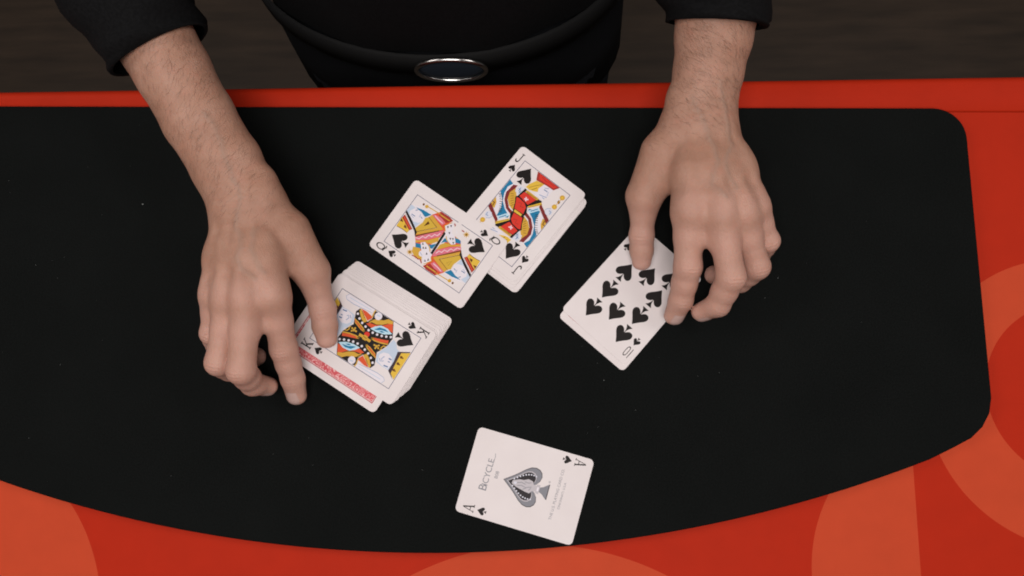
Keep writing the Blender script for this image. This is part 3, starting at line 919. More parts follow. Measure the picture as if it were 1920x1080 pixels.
for i in range(9):
    t = i / 8
    for s in (-1, 1):
        cx, cy = s * (2.6 + 6.2 * math.sin(t * 1.9) ** 1.0), 8.6 - 15.2 * t
        dots.append(('palegrey', [(cx + .62 * math.cos(a), cy + .62 * math.sin(a)) for a in np.linspace(0, 6.283, 9)[:-1]]))
print_object('spade_ornament', inner + dots + figure, ace, TOPZ + .05)
text_mesh('B', 8.6, ace, -9.9, 26.4, 'grey', spacing=1)
text_mesh('ICYCLE', 6.4, ace, 1.8, 26.4, 'grey', spacing=.96)
print_object('flourish', stroke([(11.2, 26.6), (13.8, 26.4), (16.2, 27.0)], .35, 'grey'), ace)
text_mesh('808', 3.7, ace, 1.6, 20.6, 'grey')
text_mesh('THE U.S. PLAYING CARD CO.', 2.9, ace, 0.5, -25.2, 'grey')
text_mesh('CINCINNATI, U.S.A.', 2.3, ace, 0.5, -29.0, 'grey')
text_mesh('\u00ae', 2.2, ace, 7.4, -17.8, 'grey')


# ------------------------------------------------------------------ the person: arms and hands as one signed-distance surface
def smin(a, b, k):
    h = np.maximum(k - np.abs(a - b), 0.0) / k
    return np.minimum(a, b) - h * h * k * 0.25


class Field:
    def __init__(self, lo, hi, h):
        self.lo = np.array(lo, np.float32)
        self.h = h
        self.n = np.ceil((np.array(hi) - self.lo) / h).astype(int) + 1
        self.ax = [self.lo[i] + h * np.arange(self.n[i], dtype=np.float32) for i in range(3)]

    def empty(self):
        return np.full(self.n, 30.0, np.float32)

    def box(self, lo, hi):
        i0 = np.clip(np.floor((np.array(lo) - self.lo) / self.h).astype(int), 0, self.n - 1)
        i1 = np.clip(np.ceil((np.array(hi) - self.lo) / self.h).astype(int) + 1, 1, self.n)
        return tuple(slice(a, max(b, a + 1)) for a, b in zip(i0, i1))

    def seg(self, D, a, b, ra, rb, side, k, margin=13.0):
        """one tapered elliptical link between a and b; ra, rb = (half width, half thickness)"""
        a = np.array(a, float); b = np.array(b, float)
        m = max(*ra, *rb) + margin
        sl = self.box(np.minimum(a, b) - m, np.maximum(a, b) + m)
        X = self.ax[0][sl[0]][:, None, None]; Y = self.ax[1][sl[1]][None, :, None]; Z = self.ax[2][sl[2]][None, None, :]
        d = b - a
        L = np.linalg.norm(d) + 1e-6
        d = d / L
        s = np.array(side, float)
        s = s - d * s.dot(d)
        s /= np.linalg.norm(s) + 1e-9
        n = np.cross(s, d)
        px, py, pz = X - a[0], Y - a[1], Z - a[2]
        ax_ = px * d[0] + py * d[1] + pz * d[2]
        t = np.clip(ax_ / L, 0, 1)
        su = px * s[0] + py * s[1] + pz * s[2]
        nu = px * n[0] + py * n[1] + pz * n[2]
        au = ax_ - t * L
        rw = ra[0] + (rb[0] - ra[0]) * t
        rt = ra[1] + (rb[1] - ra[1]) * t
        mn = np.minimum(rw, rt)
        v = (np.sqrt((su / rw) ** 2 + (nu / rt) ** 2 + (au / mn) ** 2) - 1.0) * mn
        D[sl] = smin(D[sl], v.astype(np.float32), k)

    def tube(self, nodes, side, k=2.0, margin=13.0):
        D = self.empty()
        for (a, ra), (b, rb) in zip(nodes, nodes[1:]):
            self.seg(D, a, b, ra, rb, side, k, margin)
        return D

    def polygonise(self, D):
        s = D < 0
        nx, ny, nz = D.shape
        cnt = np.zeros((nx - 1, ny - 1, nz - 1), np.uint8)
        offs = [(i, j, k) for i in (0, 1) for j in (0, 1) for k in (0, 1)]
        for i, j, k in offs:
            cnt += s[i:nx - 1 + i, j:ny - 1 + j, k:nz - 1 + k]
        act = (cnt > 0) & (cnt < 8)
        idx = np.argwhere(act)
        vid = np.full(act.shape, -1, np.int64)
        vid[act] = np.arange(len(idx))
        V = {o: D[idx[:, 0] + o[0], idx[:, 1] + o[1], idx[:, 2] + o[2]].astype(np.float64) for o in offs}
        acc = np.zeros((len(idx), 3)); w = np.zeros(len(idx))
        for o in offs:
            for axis in range(3):
                if o[axis] == 1:
                    continue
                q = list(o); q[axis] = 1; q = tuple(q)
                a, b = V[o], V[q]
                cr = (a < 0) != (b < 0)
                t = np.where(cr, a / np.where(cr, a - b, 1), 0)
                p = np.tile(np.array(o, float), (len(idx), 1))
                p[:, axis] += t
                acc[cr] += p[cr]; w[cr] += 1
        verts = self.lo + self.h * (idx + acc / w[:, None])
        quads = []
        for axis in range(3):
            u, v = (axis + 1) % 3, (axis + 2) % 3
            a = [slice(0, None)] * 3; b = [slice(0, None)] * 3
            a[axis] = slice(0, -1); b[axis] = slice(1, None)
            sa, sb = s[tuple(a)], s[tuple(b)]
            e = np.argwhere(sa != sb)
            ok = (e[:, u] > 0) & (e[:, v] > 0) & (e[:, u] < D.shape[u] - 1) & (e[:, v] < D.shape[v] - 1)
            e = e[ok]
            flip = ~sa[e[:, 0], e[:, 1], e[:, 2]]

            def cell(du, dv):
                c = e.copy()
                c[:, u] -= du; c[:, v] -= dv
                return vid[c[:, 0], c[:, 1], c[:, 2]]
            q = np.stack([cell(1, 1), cell(0, 1), cell(0, 0), cell(1, 0)], 1)
            q[flip] = q[flip][:, ::-1]
            quads.append(q)
        quads = np.concatenate(quads)
        # a little relaxation
        return verts, quads[(quads >= 0).all(1)]

    def gradient(self, D, P):
        g = (P - self.lo) / self.h
        i = np.clip(np.round(g).astype(int), 1, self.n - 2)
        x, y, z = i[:, 0], i[:, 1], i[:, 2]
        G = np.stack([D[x + 1, y, z] - D[x - 1, y, z], D[x, y + 1, z] - D[x, y - 1, z], D[x, y, z + 1] - D[x, y, z - 1]], 1).astype(float)
        return G / (np.linalg.norm(G, axis=1, keepdims=True) + 1e-9)


def unit(v):
    v = np.array(v, float)
    return v / (np.linalg.norm(v) + 1e-9)


FINGER_R = dict(index=[(10.4, 10.6), (9.9, 9.8), (10.0, 9.6), (9.2, 8.8), (8.8, 8.1), (7.9, 6.9)],
                middle=[(10.4, 10.6), (10.0, 9.9), (10.2, 9.8), (9.4, 8.9), (9.0, 8.2), (8.0, 7.0)],
                ring=[(10.0, 10.2), (9.4, 9.4), (9.6, 9.2), (8.7, 8.3), (8.3, 7.7), (7.4, 6.6)],
                pinky=[(9.0, 9.2), (8.2, 8.2), (8.4, 8.0), (7.6, 7.2), (7.2, 6.7), (6.5, 5.8)])


def build_arm(A, h=0.9):
    f = {k: [np.array(p, float) for p in v] for k, v in A['fingers'].items()}
    th = [np.array(p, float) for p in A['thumb']]
    fore = [(np.array(p[:3], float), (p[3], p[4])) for p in A['forearm']]
    wrist = fore[0][0]
    allp = np.array([p for v in f.values() for p in v] + th + [p for p, _ in fore])
    F = Field(allp.min(0) - 42, np.maximum(allp.max(0) + 42, 0), h)
    mcp = {k: v[0] for k, v in f.items()}
    across = unit(mcp['index'] - mcp['pinky'])
    along = unit((mcp['middle'] + mcp['ring']) / 2 - wrist)
    across = unit(across - along * across.dot(along))
    dors = np.cross(across, along)
    if dors[2] < 0:
        dors = -dors
    # palm
    offs = dict(index=12.5, middle=4.0, ring=-4.5, pinky=-12.5)
    palm = F.empty()
    carp = {}
    for k, o in offs.items():
        c = wrist + along * 9 + across * o - dors * (abs(o) * .16)
        carp[k] = c
        r0 = (11.0, 14.0)
        r1 = (FINGER_R[k][0][0] + 1.2, 11.5)
        mid = (c + mcp[k]) / 2 + dors * 1.0
        F.seg(palm, c, mid, r0, (11.5, 13.0), across, 9.0)
        F.seg(palm, mid, mcp[k] - dors * 1.5, (11.5, 13.0), r1, across, 9.0)
    # flesh between the metacarpals keeps the back of the hand even
    seq = ['index', 'middle', 'ring', 'pinky']
    for k0, k1 in zip(seq, seq[1:]):
        for t_ in (.35, .62, .88):
            p0 = carp[k0] * (1 - t_) + mcp[k0] * t_ - dors * .3
            p1 = carp[k1] * (1 - t_) + mcp[k1] * t_ - dors * .3
            F.seg(palm, p0, p1, (9.0, 11.6), (9.0, 11.6), along, 6.0)
    # heel of the hand and little-finger side
    F.seg(palm, wrist + along * 14 - across * 11 - dors * 8, mcp['pinky'] - along * 12 + across * 1.5 - dors * 6, (10, 11), (9.0, 9.5), across, 8.0)
    # ball of the thumb
    F.seg(palm, wrist + along * 8 + across * 13 - dors * 6, th[1], (13, 12), (11.5, 11.5), across, 10.0)
    F.seg(palm, wrist - along * 2 + across * 10 - dors * 3, th[0], (13, 13), (12, 12), across, 10.0)
    # skin web between thumb and index finger
    w0 = th[0] * .45 + th[1] * .55
    w1 = carp['index'] * .45 + mcp['index'] * .55 - dors * 4
    F.seg(palm, w0, w1, (9.0, 8.0), (9.0, 8.0), along, 9.0)
    # forearm
    fa = F.empty()
    for (a, ra), (b, rb) in zip(fore, fore[1:]):
        F.seg(fa, a, b, ra, rb, across, 4.0, 16.0)
    D = smin(palm, fa, 12.0)
    # wrist bones
    F.seg(D, wrist - along * 14 - across * (fore[0][1][0] - 9) + dors * 8, wrist - along * 20 - across * (fore[0][1][0] - 9) + dors * 8, (7, 7), (6, 6), across, 9.0)
    F.seg(D, wrist - along * 6 + across * (fore[0][1][0] - 11) + dors * 6, wrist - along * 16 + across * (fore[0][1][0] - 11) + dors * 6, (7, 7), (6, 6), across, 9.0)
    # thumb
    T = F.empty()
    tside = unit(A['thumb_side'])
    tr = [(13.0, 12.0), (11.4, 11.0), (10.2, 9.8), (10.4, 9.6), (9.8, 8.4), (8.3, 6.8)]
    ts_ = A.get('thumb_scale', 1.0)
    tr = [(a * (1 - (1 - ts_) * w), b * (1 - (1 - ts_) * w)) for (a, b), w in zip(tr, (0, .5, 1, 1, 1, 1))]
    tn = [th[0], th[1], (th[1] + th[2]) / 2, th[2], th[2] * .45 + th[3] * .55, th[3]]
    for i in range(5):
        F.seg(T, tn[i], tn[i + 1], tr[i], tr[i + 1], tside, 3.0)
    D = smin(D, T, 10.0)
    # fingers: kept apart from each other, blended only into the hand
    fing = F.empty()
    for k, v in f.items():
        one = F.empty()
        R_ = FINGER_R[k]
        nd = [v[0], (v[0] + v[1]) / 2, v[1], (v[1] + v[2]) / 2, v[2], v[3]]
        for i in range(5):
            F.seg(one, nd[i], nd[i + 1], R_[i], R_[i + 1], across, 3.0)
        fing = smin(fing, one, 0.7)
    order = ['index', 'middle', 'ring', 'pinky']
    for k0, k1 in zip(order, order[1:]):
        t_ = .12
        p0 = f[k0][0] * (1 - t_) + f[k0][1] * t_ - dors * .4
        p1 = f[k1][0] * (1 - t_) + f[k1][1] * t_ - dors * .4
        F.seg(D, p0, p1, (9.0, 9.8), (9.0, 9.8), along, 6.0)
        t_ = .40
        p0 = f[k0][0] * (1 - t_) + f[k0][1] * t_ - dors * 2.0
        p1 = f[k1][0] * (1 - t_) + f[k1][1] * t_ - dors * 2.0
        F.seg(D, p0, p1, (7.5, 6.6), (7.5, 6.6), along, 6.0)
    D = smin(D, fing, 5.5)
    # knuckles, tendons, veins
    for k, v in f.items():
        p = v[0] + dors * (FINGER_R[k][0][1] - 5.6)
        F.seg(D, p, p + along * 1.5, (5.6, 5.6), (5.4, 5.4), across, 8.0)
        q0 = carp[k] + dors * 13.2
        q1 = v[0] - along * 8 + dors * 10.6
        F.seg(D, q0, q1, (1.0, 1.0), (1.7, 1.7), across, 6.0)
    V, Qd = F.polygonise(D)
    # relax
    e = np.concatenate([Qd[:, [0, 1]], Qd[:, [1, 2]], Qd[:, [2, 3]], Qd[:, [3, 0]]])
    deg = np.bincount(e.ravel(), minlength=len(V)).astype(float)
    for _ in range(3):
        acc = np.stack([np.bincount(e[:, 0], V[e[:, 1], c], len(V)) + np.bincount(e[:, 1], V[e[:, 0], c], len(V)) for c in range(3)], 1)
        V = V * .5 + .5 * acc / deg[:, None]
    G = F.gradient(D, V)
    blush = np.zeros(len(V)); disp = np.zeros(len(V)); vein = np.zeros(len(V))

    def near(c, r):
        return np.exp(-((V - c) ** 2).sum(1) / (2 * r * r))

    def wrinkle(c, d, n, amp, wl, ext, width):
        q = V - c
        s = q @ d
        lat = q @ np.cross(d, n)
        dw = np.clip(G @ n, 0, 1) ** 1.5
        return -amp * np.cos(2 * np.pi * (s / wl) + .35 * np.sin(lat * 1.1)) * np.exp(-(s / ext) ** 2) * np.exp(-(lat / width) ** 2) * dw * (np.abs(q @ n) < 16)
    for k, v in f.items():
        blush = np.maximum(blush, .45 * near(v[0] + dors * 9, 9.5))
        for j, am in ((1, .6), (2, .45)):
            d = unit(v[j + 1] - v[j - 1])
            s = unit(across - d * across.dot(d))
            n = np.cross(s, d)
            if n.dot(dors) < 0 and n[2] < 0:
                n = -n
            blush = np.maximum(blush, am * near(v[j] + n * 6, 7.5))
            disp += wrinkle(v[j], d, n, (.22 if j == 1 else .14), 2.7, 4.6, 7.0)
        blush = np.maximum(blush, .9 * near(v[3], 8))
        for p_ in ((v[0] + v[1]) / 2, v[1], (v[1] + v[2]) / 2, v[2]):
            blush = np.maximum(blush, .62 * near(p_, 13))
    d = unit(th[3] - th[1])
    tn_ = np.cross(tside, d)
    if tn_[2] < 0:
        tn_ = -tn_
    disp += wrinkle(th[2], d, tn_, .25, 2.8, 4.5, 7.5)
    blush = np.maximum(blush, .8 * near(th[3], 10))
    blush = np.maximum(blush, .7 * near(th[2], 13))
    blush = np.maximum(blush, .5 * near((th[1] + th[2]) / 2, 13))
    # broad folds at the back of the wrist
    disp += wrinkle(wrist + along * 4 + dors * 16, along, dors, .22, 5.2, 11.0, 18.0)
    # veins: low wandering ridges on the back of the hand and arm
    up = np.clip(G @ dors, 0, 1)
    for li, line in enumerate(A.get('veins', [])):
        P_ = [np.array(p, float) for p in line]
        P_ = [P_[0]] + P_ + [P_[-1]]
        dmin = np.full(len(V), 99.0)
        cand = np.where(up > .35)[0]
        for i in range(1, len(P_) - 2):
            for j in range(14):
                t = j / 14
                c = .5 * ((2 * P_[i]) + (P_[i + 1] - P_[i - 1]) * t + (2 * P_[i - 1] - 5 * P_[i] + 4 * P_[i + 1] - P_[i + 2]) * t * t + (3 * P_[i] - P_[i - 1] - 3 * P_[i + 1] + P_[i + 2]) * t ** 3)
                c = c + across * .7 * math.sin(i * 3.1 + t * 5 + li)
                q = V[cand] - c
                q = q - np.outer(q @ dors, dors)
                dmin[cand] = np.minimum(dmin[cand], np.linalg.norm(q, axis=1))
        disp += .55 * np.exp(-(dmin / 1.7) ** 2) * up
        vein = np.maximum(vein, .45 * np.exp(-(dmin / 1.9) ** 2) * up)
    V = V + G * disp[:, None]
    nails = []
    for k, v in list(f.items()) + [('thumb', th)]:
        d = unit(v[3] - v[2])
        s = unit((tside if k == 'thumb' else across) - d * (tside if k == 'thumb' else across).dot(d))
        n = np.cross(s, d)
        if k == 'thumb':
            if n[2] < 0:
                n = -n
        else:
            d0 = unit(v[1] - v[0])
            n0 = np.cross(unit(across - d0 * across.dot(d0)), d0)
            if n0.dot(dors) < 0:
                n = -n
        nails.append((k, v[3], d, s, n))
    return V, Qd, blush, vein, nails, dict(G=G, along=along, across=across, dors=dors, wrist=wrist, end=fore[-1][0], axis=unit(fore[-1][0] - fore[0][0]))


ARMS = [{'fingers': {'index': [(-166.5, -12.1, 54.0), (-164.7, -48.5, 30.0), (-161.4, -69.3, 16.0), (-160.3, -81.6, 8.5)], 'middle': [(-183.7, -14.0, 57.0), (-188.1, -65.1, 50.0), (-186.9, -73.8, 28.0), (-180.2, -74.7, 15.0)], 'ring': [(-199.2, -13.6, 50.0), (-207.1, -59.3, 43.0), (-207.7, -63.2, 20.0), (-190.2, -52.4, 12.0)], 'pinky': [(-213.3, -9.7, 40.0), (-217.2, -37.3, 33.0), (-220.6, -44.6, 15.0), (-215.2, -44.0, 8.0)]},
 'thumb': [(-160.7, 37.0, 41.0), (-146.5, 8.8, 30.0), (-139.8, -18.4, 20.0), (-137.6, -40.4, 13.5)],
 'forearm': [(-191.4, 55.3, 47.0, 28.5, 19), (-206.3, 84.4, 51.0, 27.0, 21), (-226.3, 117.4, 57.0, 27, 23), (-244.4, 150.7, 63.0, 27.5, 25), (-264.8, 186.5, 71.0, 31, 28), (-277.9, 210.9, 80.0, 33, 30)],
 'thumb_side': (-0.9, 0.2, 0.4),
 'thumb_scale': 0.93,
 'veins': [[(-191.7, 35.9, 67.0), (-186.2, 24.2, 68.0), (-187.0, 8.5, 71.0), (-176.8, -2.9, 72.0)], [(-176.8, 32.2, 66.0), (-178.4, 16.1, 70.0), (-169.9, 0.9, 71.0)], [(-195.0, 68.9, 73.0), (-187.8, 54.8, 68.0), (-191.7, 35.9, 67.0)], [(-213.3, 113.0, 81.0), (-202.5, 94.8, 77.0), (-195.0, 68.9, 73.0)]]},
{'fingers': {'index': [(126.2, 46.1, 54.0), (127.1, 8.4, 39.0), (124.0, -13.1, 23.0), (120.4, -23.4, 12.0)], 'middle': [(147.5, 43.6, 57.0), (155.6, -0.8, 47.0), (149.0, -18.1, 30.0), (138.9, -21.7, 20.0)], 'ring': [(163.4, 44.7, 52.0), (176.9, 9.0, 34.0), (169.6, 1.7, 13.0), (150.6, 7.4, 11.0)], 'pinky': [(174.5, 50.5, 44.0), (186.3, 28.1, 32.0), (184.9, 22.1, 15.0), (177.2, 23.6, 8.0)]},
 'thumb': [(110.3, 93.0, 41.0), (98.4, 62.9, 30.0), (97.2, 35.9, 18.0), (97.6, 17.2, 10.0)],
 'forearm': [(138.3, 116.3, 46.0, 25, 18.5), (140.5, 130.1, 49.0, 24.5, 20), (143.7, 148.2, 54.0, 25, 22), (147.0, 171.4, 61.0, 27.5, 25), (149.0, 192.2, 68.0, 30, 27), (150.1, 212.3, 76.0, 32, 29)],
 'thumb_side': (0.9, 0.2, 0.4),
 'thumb_scale': 0.87,
 'veins': [[(140.2, 94.1, 66.0), (144.7, 78.0, 68.0), (141.2, 62.2, 70.0), (150.4, 50.5, 71.0)], [(155.5, 91.0, 63.0), (151.0, 74.4, 67.0), (158.3, 58.5, 69.0)], [(129.4, 123.9, 70.0), (136.3, 107.7, 66.0), (140.2, 94.1, 66.0)], [(149.3, 133.7, 74.0), (153.0, 113.7, 65.0), (155.5, 91.0, 63.0)]]}]

allV, allQ, allB, allN, nail_specs, infos = [], [], [], [], [], []
base = 0
for A in ARMS:
    V, Qd, bl, ve, nails, info = build_arm(A)
    # the quad at the far end of the arm, where it runs on to the shoulder
    cen = V[Qd].mean(1)
    q = int(np.argmax(cen @ info['axis']))
    info['loop'] = Qd[q] + base
    info['normal_axis'] = info['axis']
    keep = np.ones(len(Qd), bool); keep[q] = False
    allV.append(V); allQ.append(Qd[keep] + base); allB.append(bl); allN.append(ve)
    nail_specs.append((V, Qd, nails)); infos.append(info)
    base += len(V)
# upper arms and shoulders under the shirt join the two forearms into one body
ways = [infos[0]['end'] + infos[0]['axis'] * 45, (-342, 325, 125), (-245, 366, 300), (-120, 372, 390), (40, 372, 390), (155, 362, 300), (200, 340, 125), infos[1]['end'] + infos[1]['axis'] * 45]
ways = [np.array(w, float) for w in ways]
loopA, loopB = list(infos[0]['loop']), list(infos[1]['loop'])
vfull = np.concatenate(allV)
frame_s = unit(vfull[loopA[1]] - vfull[loopA[0]])
prev = loopA
extraV, extraQ = [], []
ref = vfull[loopA] - vfull[loopA].mean(0)
for i, c in enumerate(ways):
    t = unit(ways[min(i + 1, len(ways) - 1)] - ways[max(i - 1, 0)])
    pts = ref - np.outer(ref @ t, t)
    ref = pts / (np.linalg.norm(pts, axis=1, keepdims=True) + 1e-9)
    ids = []
    for p in ref:
        extraV.append(c + p * (20 if i in (0, len(ways) - 1) else 34)); ids.append(base); base += 1
    for j in range(4):
        extraQ.append((prev[j], prev[(j + 1) % 4], ids[(j + 1) % 4], ids[j]))
    prev = ids
vB = vfull[loopB]
best = None
for rev in (0, 1):
    for sh in range(4):
        lp = (loopB[::-1] if rev else loopB)[sh:] + (loopB[::-1] if rev else loopB)[:sh]
        e_ = np.linalg.norm(np.array([extraV[-4 + j] for j in range(4)]) - ways[-1] - (vfull[lp] - vB.mean(0)) * 15, axis=1).sum()
        if best is None or e_ < best[0]:
            best = (e_, lp)
lp = best[1]
for j in range(4):
    extraQ.append((prev[j], prev[(j + 1) % 4], lp[(j + 1) % 4], lp[j]))
allV.append(np.array(extraV)); allQ.append(np.array(extraQ)); allB.append(np.zeros(len(extraV))); allN.append(np.zeros(len(extraV)))
V = np.concatenate(allV) * MM; Qd = np.concatenate(allQ)
me = bpy.data.meshes.new('person')
me.vertices.add(len(V)); me.loops.add(Qd.size); me.polygons.add(len(Qd))
me.vertices.foreach_set('co', V.astype(np.float32).ravel())
me.loops.foreach_set('vertex_index', Qd.ravel().astype(np.int32))
me.polygons.foreach_set('loop_start', (np.arange(len(Qd)) * 4).astype(np.int32))
me.polygons.foreach_set('use_smooth', np.ones(len(Qd), bool))
for nm, arr in (('blush', allB), ('vein', allN)):
    at = me.attributes.new(nm, 'FLOAT', 'POINT')
    at.data.foreach_set('value', np.concatenate(arr).astype(np.float32))
me.update(calc_edges=True)
me.validate()
person = link('person', me, None, M_SKIN)
tag(person, 'person in black reaching bare forearms and hands over the cards on the mat', 'person')

for V, Qd, nails in nail_specs:
    bvh = BVHTree.FromPolygons([Vector(v) for v in V], [tuple(int(i) for i in q) for q in Qd])
    for k, tip, d, s, n in nails:
        big_ = 1.25 if k == 'thumb' else (.8 if k == 'pinky' else 1.0)
        Lh, Wh = 5.6 * big_, 4.9 * big_
        c0 = tip - d * 0.6 * big_
        grid, ok = [], True
        nu, nv = 8, 8
        for i in range(nu + 1):
            row = []
            for j in range(nv + 1):
                u, w = i / nu * 2 - 1, j / nv * 2 - 1
                ww = w * math.sqrt(max(0.0, 1 - .42 * max(0, u) ** 3)) * (.86 + .14 * min(1, u + 1))
                uu = u * (1 - .16 * w * w) if u > 0 else u
                p = c0 + d * uu * Lh + s * ww * Wh
                hit = bvh.ray_cast(Vector(p + n * 14), Vector(-n), 26)
                if hit[0] is None:
                    ok = False
                    break
                edge = max(abs(u), abs(w))
                row.append(hit[0] + Vector(n) * (.40 - .28 * edge ** 4))
            if not ok:
                break
            grid.append(row)
        if not ok:
            continue
        bm = bmesh.new()
        vv = [[bm.verts.new(p * MM) for p in row] for row in grid]
        for i in range(nu):
            for j in range(nv):
                bm.faces.new((vv[i][j], vv[i + 1][j], vv[i + 1][j + 1], vv[i][j + 1]))
        bmesh.ops.recalc_face_normals(bm, faces=bm.faces)
        from_bm('fingernail', bm, person, M_NAIL, True)


# fine hair on the forearms and wrists
for (Va, Qa, _), info in zip(nail_specs, infos):
    G = info['G']
    sdist = (Va - info['wrist']) @ (-info['along'])
    w = np.clip(G[:, 2] + .55, 0, 1) * np.clip((sdist + 22) / 30, 0, 1)
    pick = rng.choice(len(Va), 1500, replace=False, p=w / w.sum())
    vs_, fs_ = [], []
    side = info['across']
    for i in pick:
        p, n = Va[i], G[i]
        lat = np.clip((p - info['wrist']) @ side / 28, -1, 1)
        d = info['along'] * .8 - side * (.55 + .35 * lat) + rng.normal(0, .22, 3)
        d = unit(d - n * (d @ n))
        L = rng.uniform(4.0, 9.0)
        b_ = unit(np.cross(d, n))
        cv = rng.normal(0, .18)
        k0 = len(vs_)
        for t in (0, .35, .7, 1.0):
            c = p + d * L * t + n * (.15 + .55 * L * .16 * math.sin(t * 2.2)) + b_ * cv * L * t * t
            wd = .050 * (1 - .75 * t)
            vs_ += [tuple((c + b_ * wd) * MM), tuple((c - b_ * wd) * MM)]
        for j in range(3):
            fs_.append((k0 + 2 * j, k0 + 2 * j + 1, k0 + 2 * j + 3, k0 + 2 * j + 2))
    hm = bpy.data.meshes.new('arm_hair')
    hm.from_pydata(vs_, [], fs_)
    tag(link('arm_hair', hm, person, M_HAIR), kind='stuff')


# ------------------------------------------------------------------ clothing
def loft(bm, rings, cap0=False, cap1=False):
    vr = [[bm.verts.new(p) for p in r] for r in rings]
    for a, b in zip(vr, vr[1:]):
        n = len(a)
        for i in range(n):
            bm.faces.new((a[i], a[(i + 1) % n], b[(i + 1) % n], b[i]))
    if cap0:
        bm.faces.new(vr[0])
    if cap1:
        bm.faces.new(vr[-1][::-1])


def sleeve_rings(path, radii, seed, n=40, sub=8):
    P = [Vector(p) for p in path]
    rings = []
    rr = random.Random(seed)
    ph = [rr.uniform(0, 6.28) for _ in range(6)]
    tot = 0
    for i in range(len(P) - 1):
        for j in range(sub):
            t = j / sub
            p0, p1, p2, p3 = P[max(i - 1, 0)], P[i], P[i + 1], P[min(i + 2, len(P) - 1)]
            c = 0.5 * ((2 * p1) + (p2 - p0) * t + (2 * p0 - 5 * p1 + 4 * p2 - p3) * t * t + (3 * p1 - p0 - 3 * p2 + p3) * t ** 3)
            d = ((p2 - p0) * .5 * (1 - t) + (p3 - p1) * .5 * t).normalized()
            r = radii[i] + (radii[i + 1] - radii[i]) * t
            s = d.cross(Vector((0, 0, 1))).normalized()
            u = s.cross(d)
            ring = []
            for a in range(n):
                an = 2 * PI * a / n
                f = 1 + .05 * math.sin(tot * .9 + 2 * an + ph[0]) + .035 * math.sin(tot * 1.7 - 3 * an + ph[1])
                ring.append((c + s * math.cos(an) * r * f + u * math.sin(an) * r * .95 * f) * MM)
            rings.append(ring)
            tot += 1
    return rings


bm = bmesh.new()
for path, rad, sd in [([(-253.0, 165.7, 66.4), (-277.9, 210.9, 80.0), (-345, 330, 125), (-292.5, 360.0, 272.5), (-240, 370, 380)], [36.5, 44, 60, 66, 72], 3), ([(147.8, 180.1, 63.9), (150.1, 212.3, 76.0), (200, 345, 120), (177.5, 365.0, 270.0), (155, 365, 380)], [35.5, 43, 60, 66, 72], 5)]:
    rg = sleeve_rings(path, rad, sd)
    lip = [[p + (sum((Vector(q) for q in rg[0]), Vector()) / len(rg[0]) - p) * .07 for p in rg[0]]]
    loft(bm, lip + rg)
torso = []
for z, cy, rx, ry in [(-17, 300, 158, 102), (23, 305, 161, 106), (120, 325, 168, 112), (240, 345, 184, 118), (340, 360, 196, 116), (400, 366, 186, 100), (440, 370, 120, 78), (470, 372, 66, 62), (500, 374, 62, 60)]:
    torso.append([Vector((-64 + rx * math.cos(2 * PI * a / 64) * (1 + .015 * math.sin(7 * a / 64 * 2 * PI + z * .02)), cy + ry * math.sin(2 * PI * a / 64) * (1 + .02 * math.sin(9 * a / 64 * 2 * PI - z * .03)), z)) * MM for a in range(64)])
loft(bm, torso)
bmesh.ops.recalc_face_normals(bm, faces=bm.faces)
shirt = from_bm('shirt', bm, person, M_SHIRT, True)

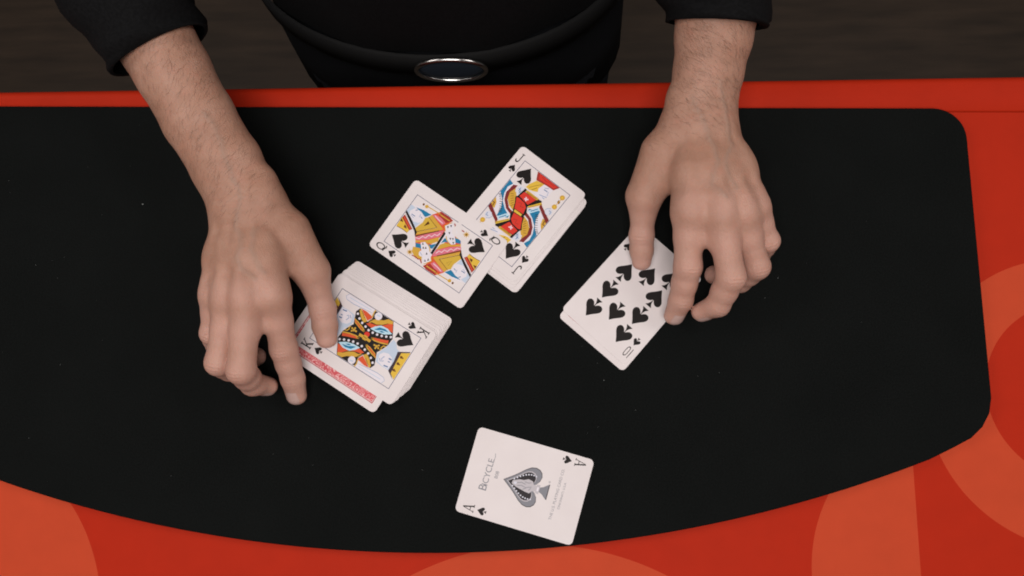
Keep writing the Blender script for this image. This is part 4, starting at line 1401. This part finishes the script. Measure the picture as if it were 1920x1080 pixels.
bm = bmesh.new()
hips = []
for z, rx, ry in [(-3, 153, 97), (-47, 157, 100), (-120, 166, 106), (-200, 170, 108)]:
    hips.append([Vector((-64 + rx * math.cos(2 * PI * a / 48), 300 + ry * math.sin(2 * PI * a / 48), z)) * MM for a in range(48)])
loft(bm, hips, True, True)
for s in (-1, 1):
    leg = []
    for z, r in [(-150, 80), (-300, 82), (-500, 66), (-700, 60), (-880, 58)]:
        leg.append([Vector((-64 + s * 82 + r * math.cos(2 * PI * a / 32), 302 + r * 1.1 * math.sin(2 * PI * a / 32), z)) * MM for a in range(32)])
    loft(bm, leg, True, True)
bmesh.ops.recalc_face_normals(bm, faces=bm.faces)
from_bm('trousers', bm, person, M_TROUSER, True)
for s in (-1, 1):
    bm = bmesh.new()
    rings = []
    for y, rx, h0 in [(120, 6, 20), (135, 34, 38), (190, 46, 48), (260, 44, 70), (330, 42, 76), (385, 34, 70), (395, 10, 50)]:
        rings.append([Vector((-64 + s * 84 + rx * math.cos(2 * PI * a / 20), y, -919 + h0 * .5 + h0 * .5 * math.sin(2 * PI * a / 20))) * MM for a in range(20)])
    loft(bm, rings, True, True)
    bmesh.ops.recalc_face_normals(bm, faces=bm.faces)
    from_bm('shoe', bm, person, M_LEATHER, True)
bm = bmesh.new()
rb = []
for z, k in [(-17, 1.0), (-17, 1.035), (-53, 1.035), (-53, 1.0)]:
    rb.append([Vector((-64 + 161 * k * math.cos(2 * PI * a / 64), 300 + 103 * k * math.sin(2 * PI * a / 64), z)) * MM for a in range(64)])
loft(bm, rb + [rb[0]])
bmesh.ops.recalc_face_normals(bm, faces=bm.faces)
belt = from_bm('belt', bm, person, M_LEATHER, True)


def oval_ring(rx, rz, r, cx, cy, cz):
    bm = bmesh.new()
    rings = []
    for i in range(49):
        a = 2 * PI * i / 48
        c = Vector((cx + rx * math.cos(a), cy, cz + rz * math.sin(a)))
        o_ = Vector((math.cos(a), 0, math.sin(a)))
        rings.append([(c + o_ * r * math.cos(b) + Vector((0, 1, 0)) * r * math.sin(b)) * MM for b in np.linspace(0, 2 * PI, 11)[:-1]])
    loft(bm, rings)
    bmesh.ops.remove_doubles(bm, verts=bm.verts, dist=1e-6)
    bmesh.ops.recalc_face_normals(bm, faces=bm.faces)
    return bm


BX, BY, BZ = -52, 189.5, -31
buckle = from_bm('buckle', oval_ring(29, 21, 2.2, BX, BY, BZ), belt, M_STEEL, True)
bm = bmesh.new()
loft(bm, [[Vector((BX + k * 28 * math.cos(2 * PI * a / 40), BY + yy, BZ + k * 20 * math.sin(2 * PI * a / 40))) * MM for a in range(40)] for yy, k in ((2.5, 1.0), (.6, 1.0), (-.8, .75), (-1.2, .3))], True, True)
bmesh.ops.recalc_face_normals(bm, faces=bm.faces)
from_bm('buckle_plate', bm, belt, M_ENAMEL, True)
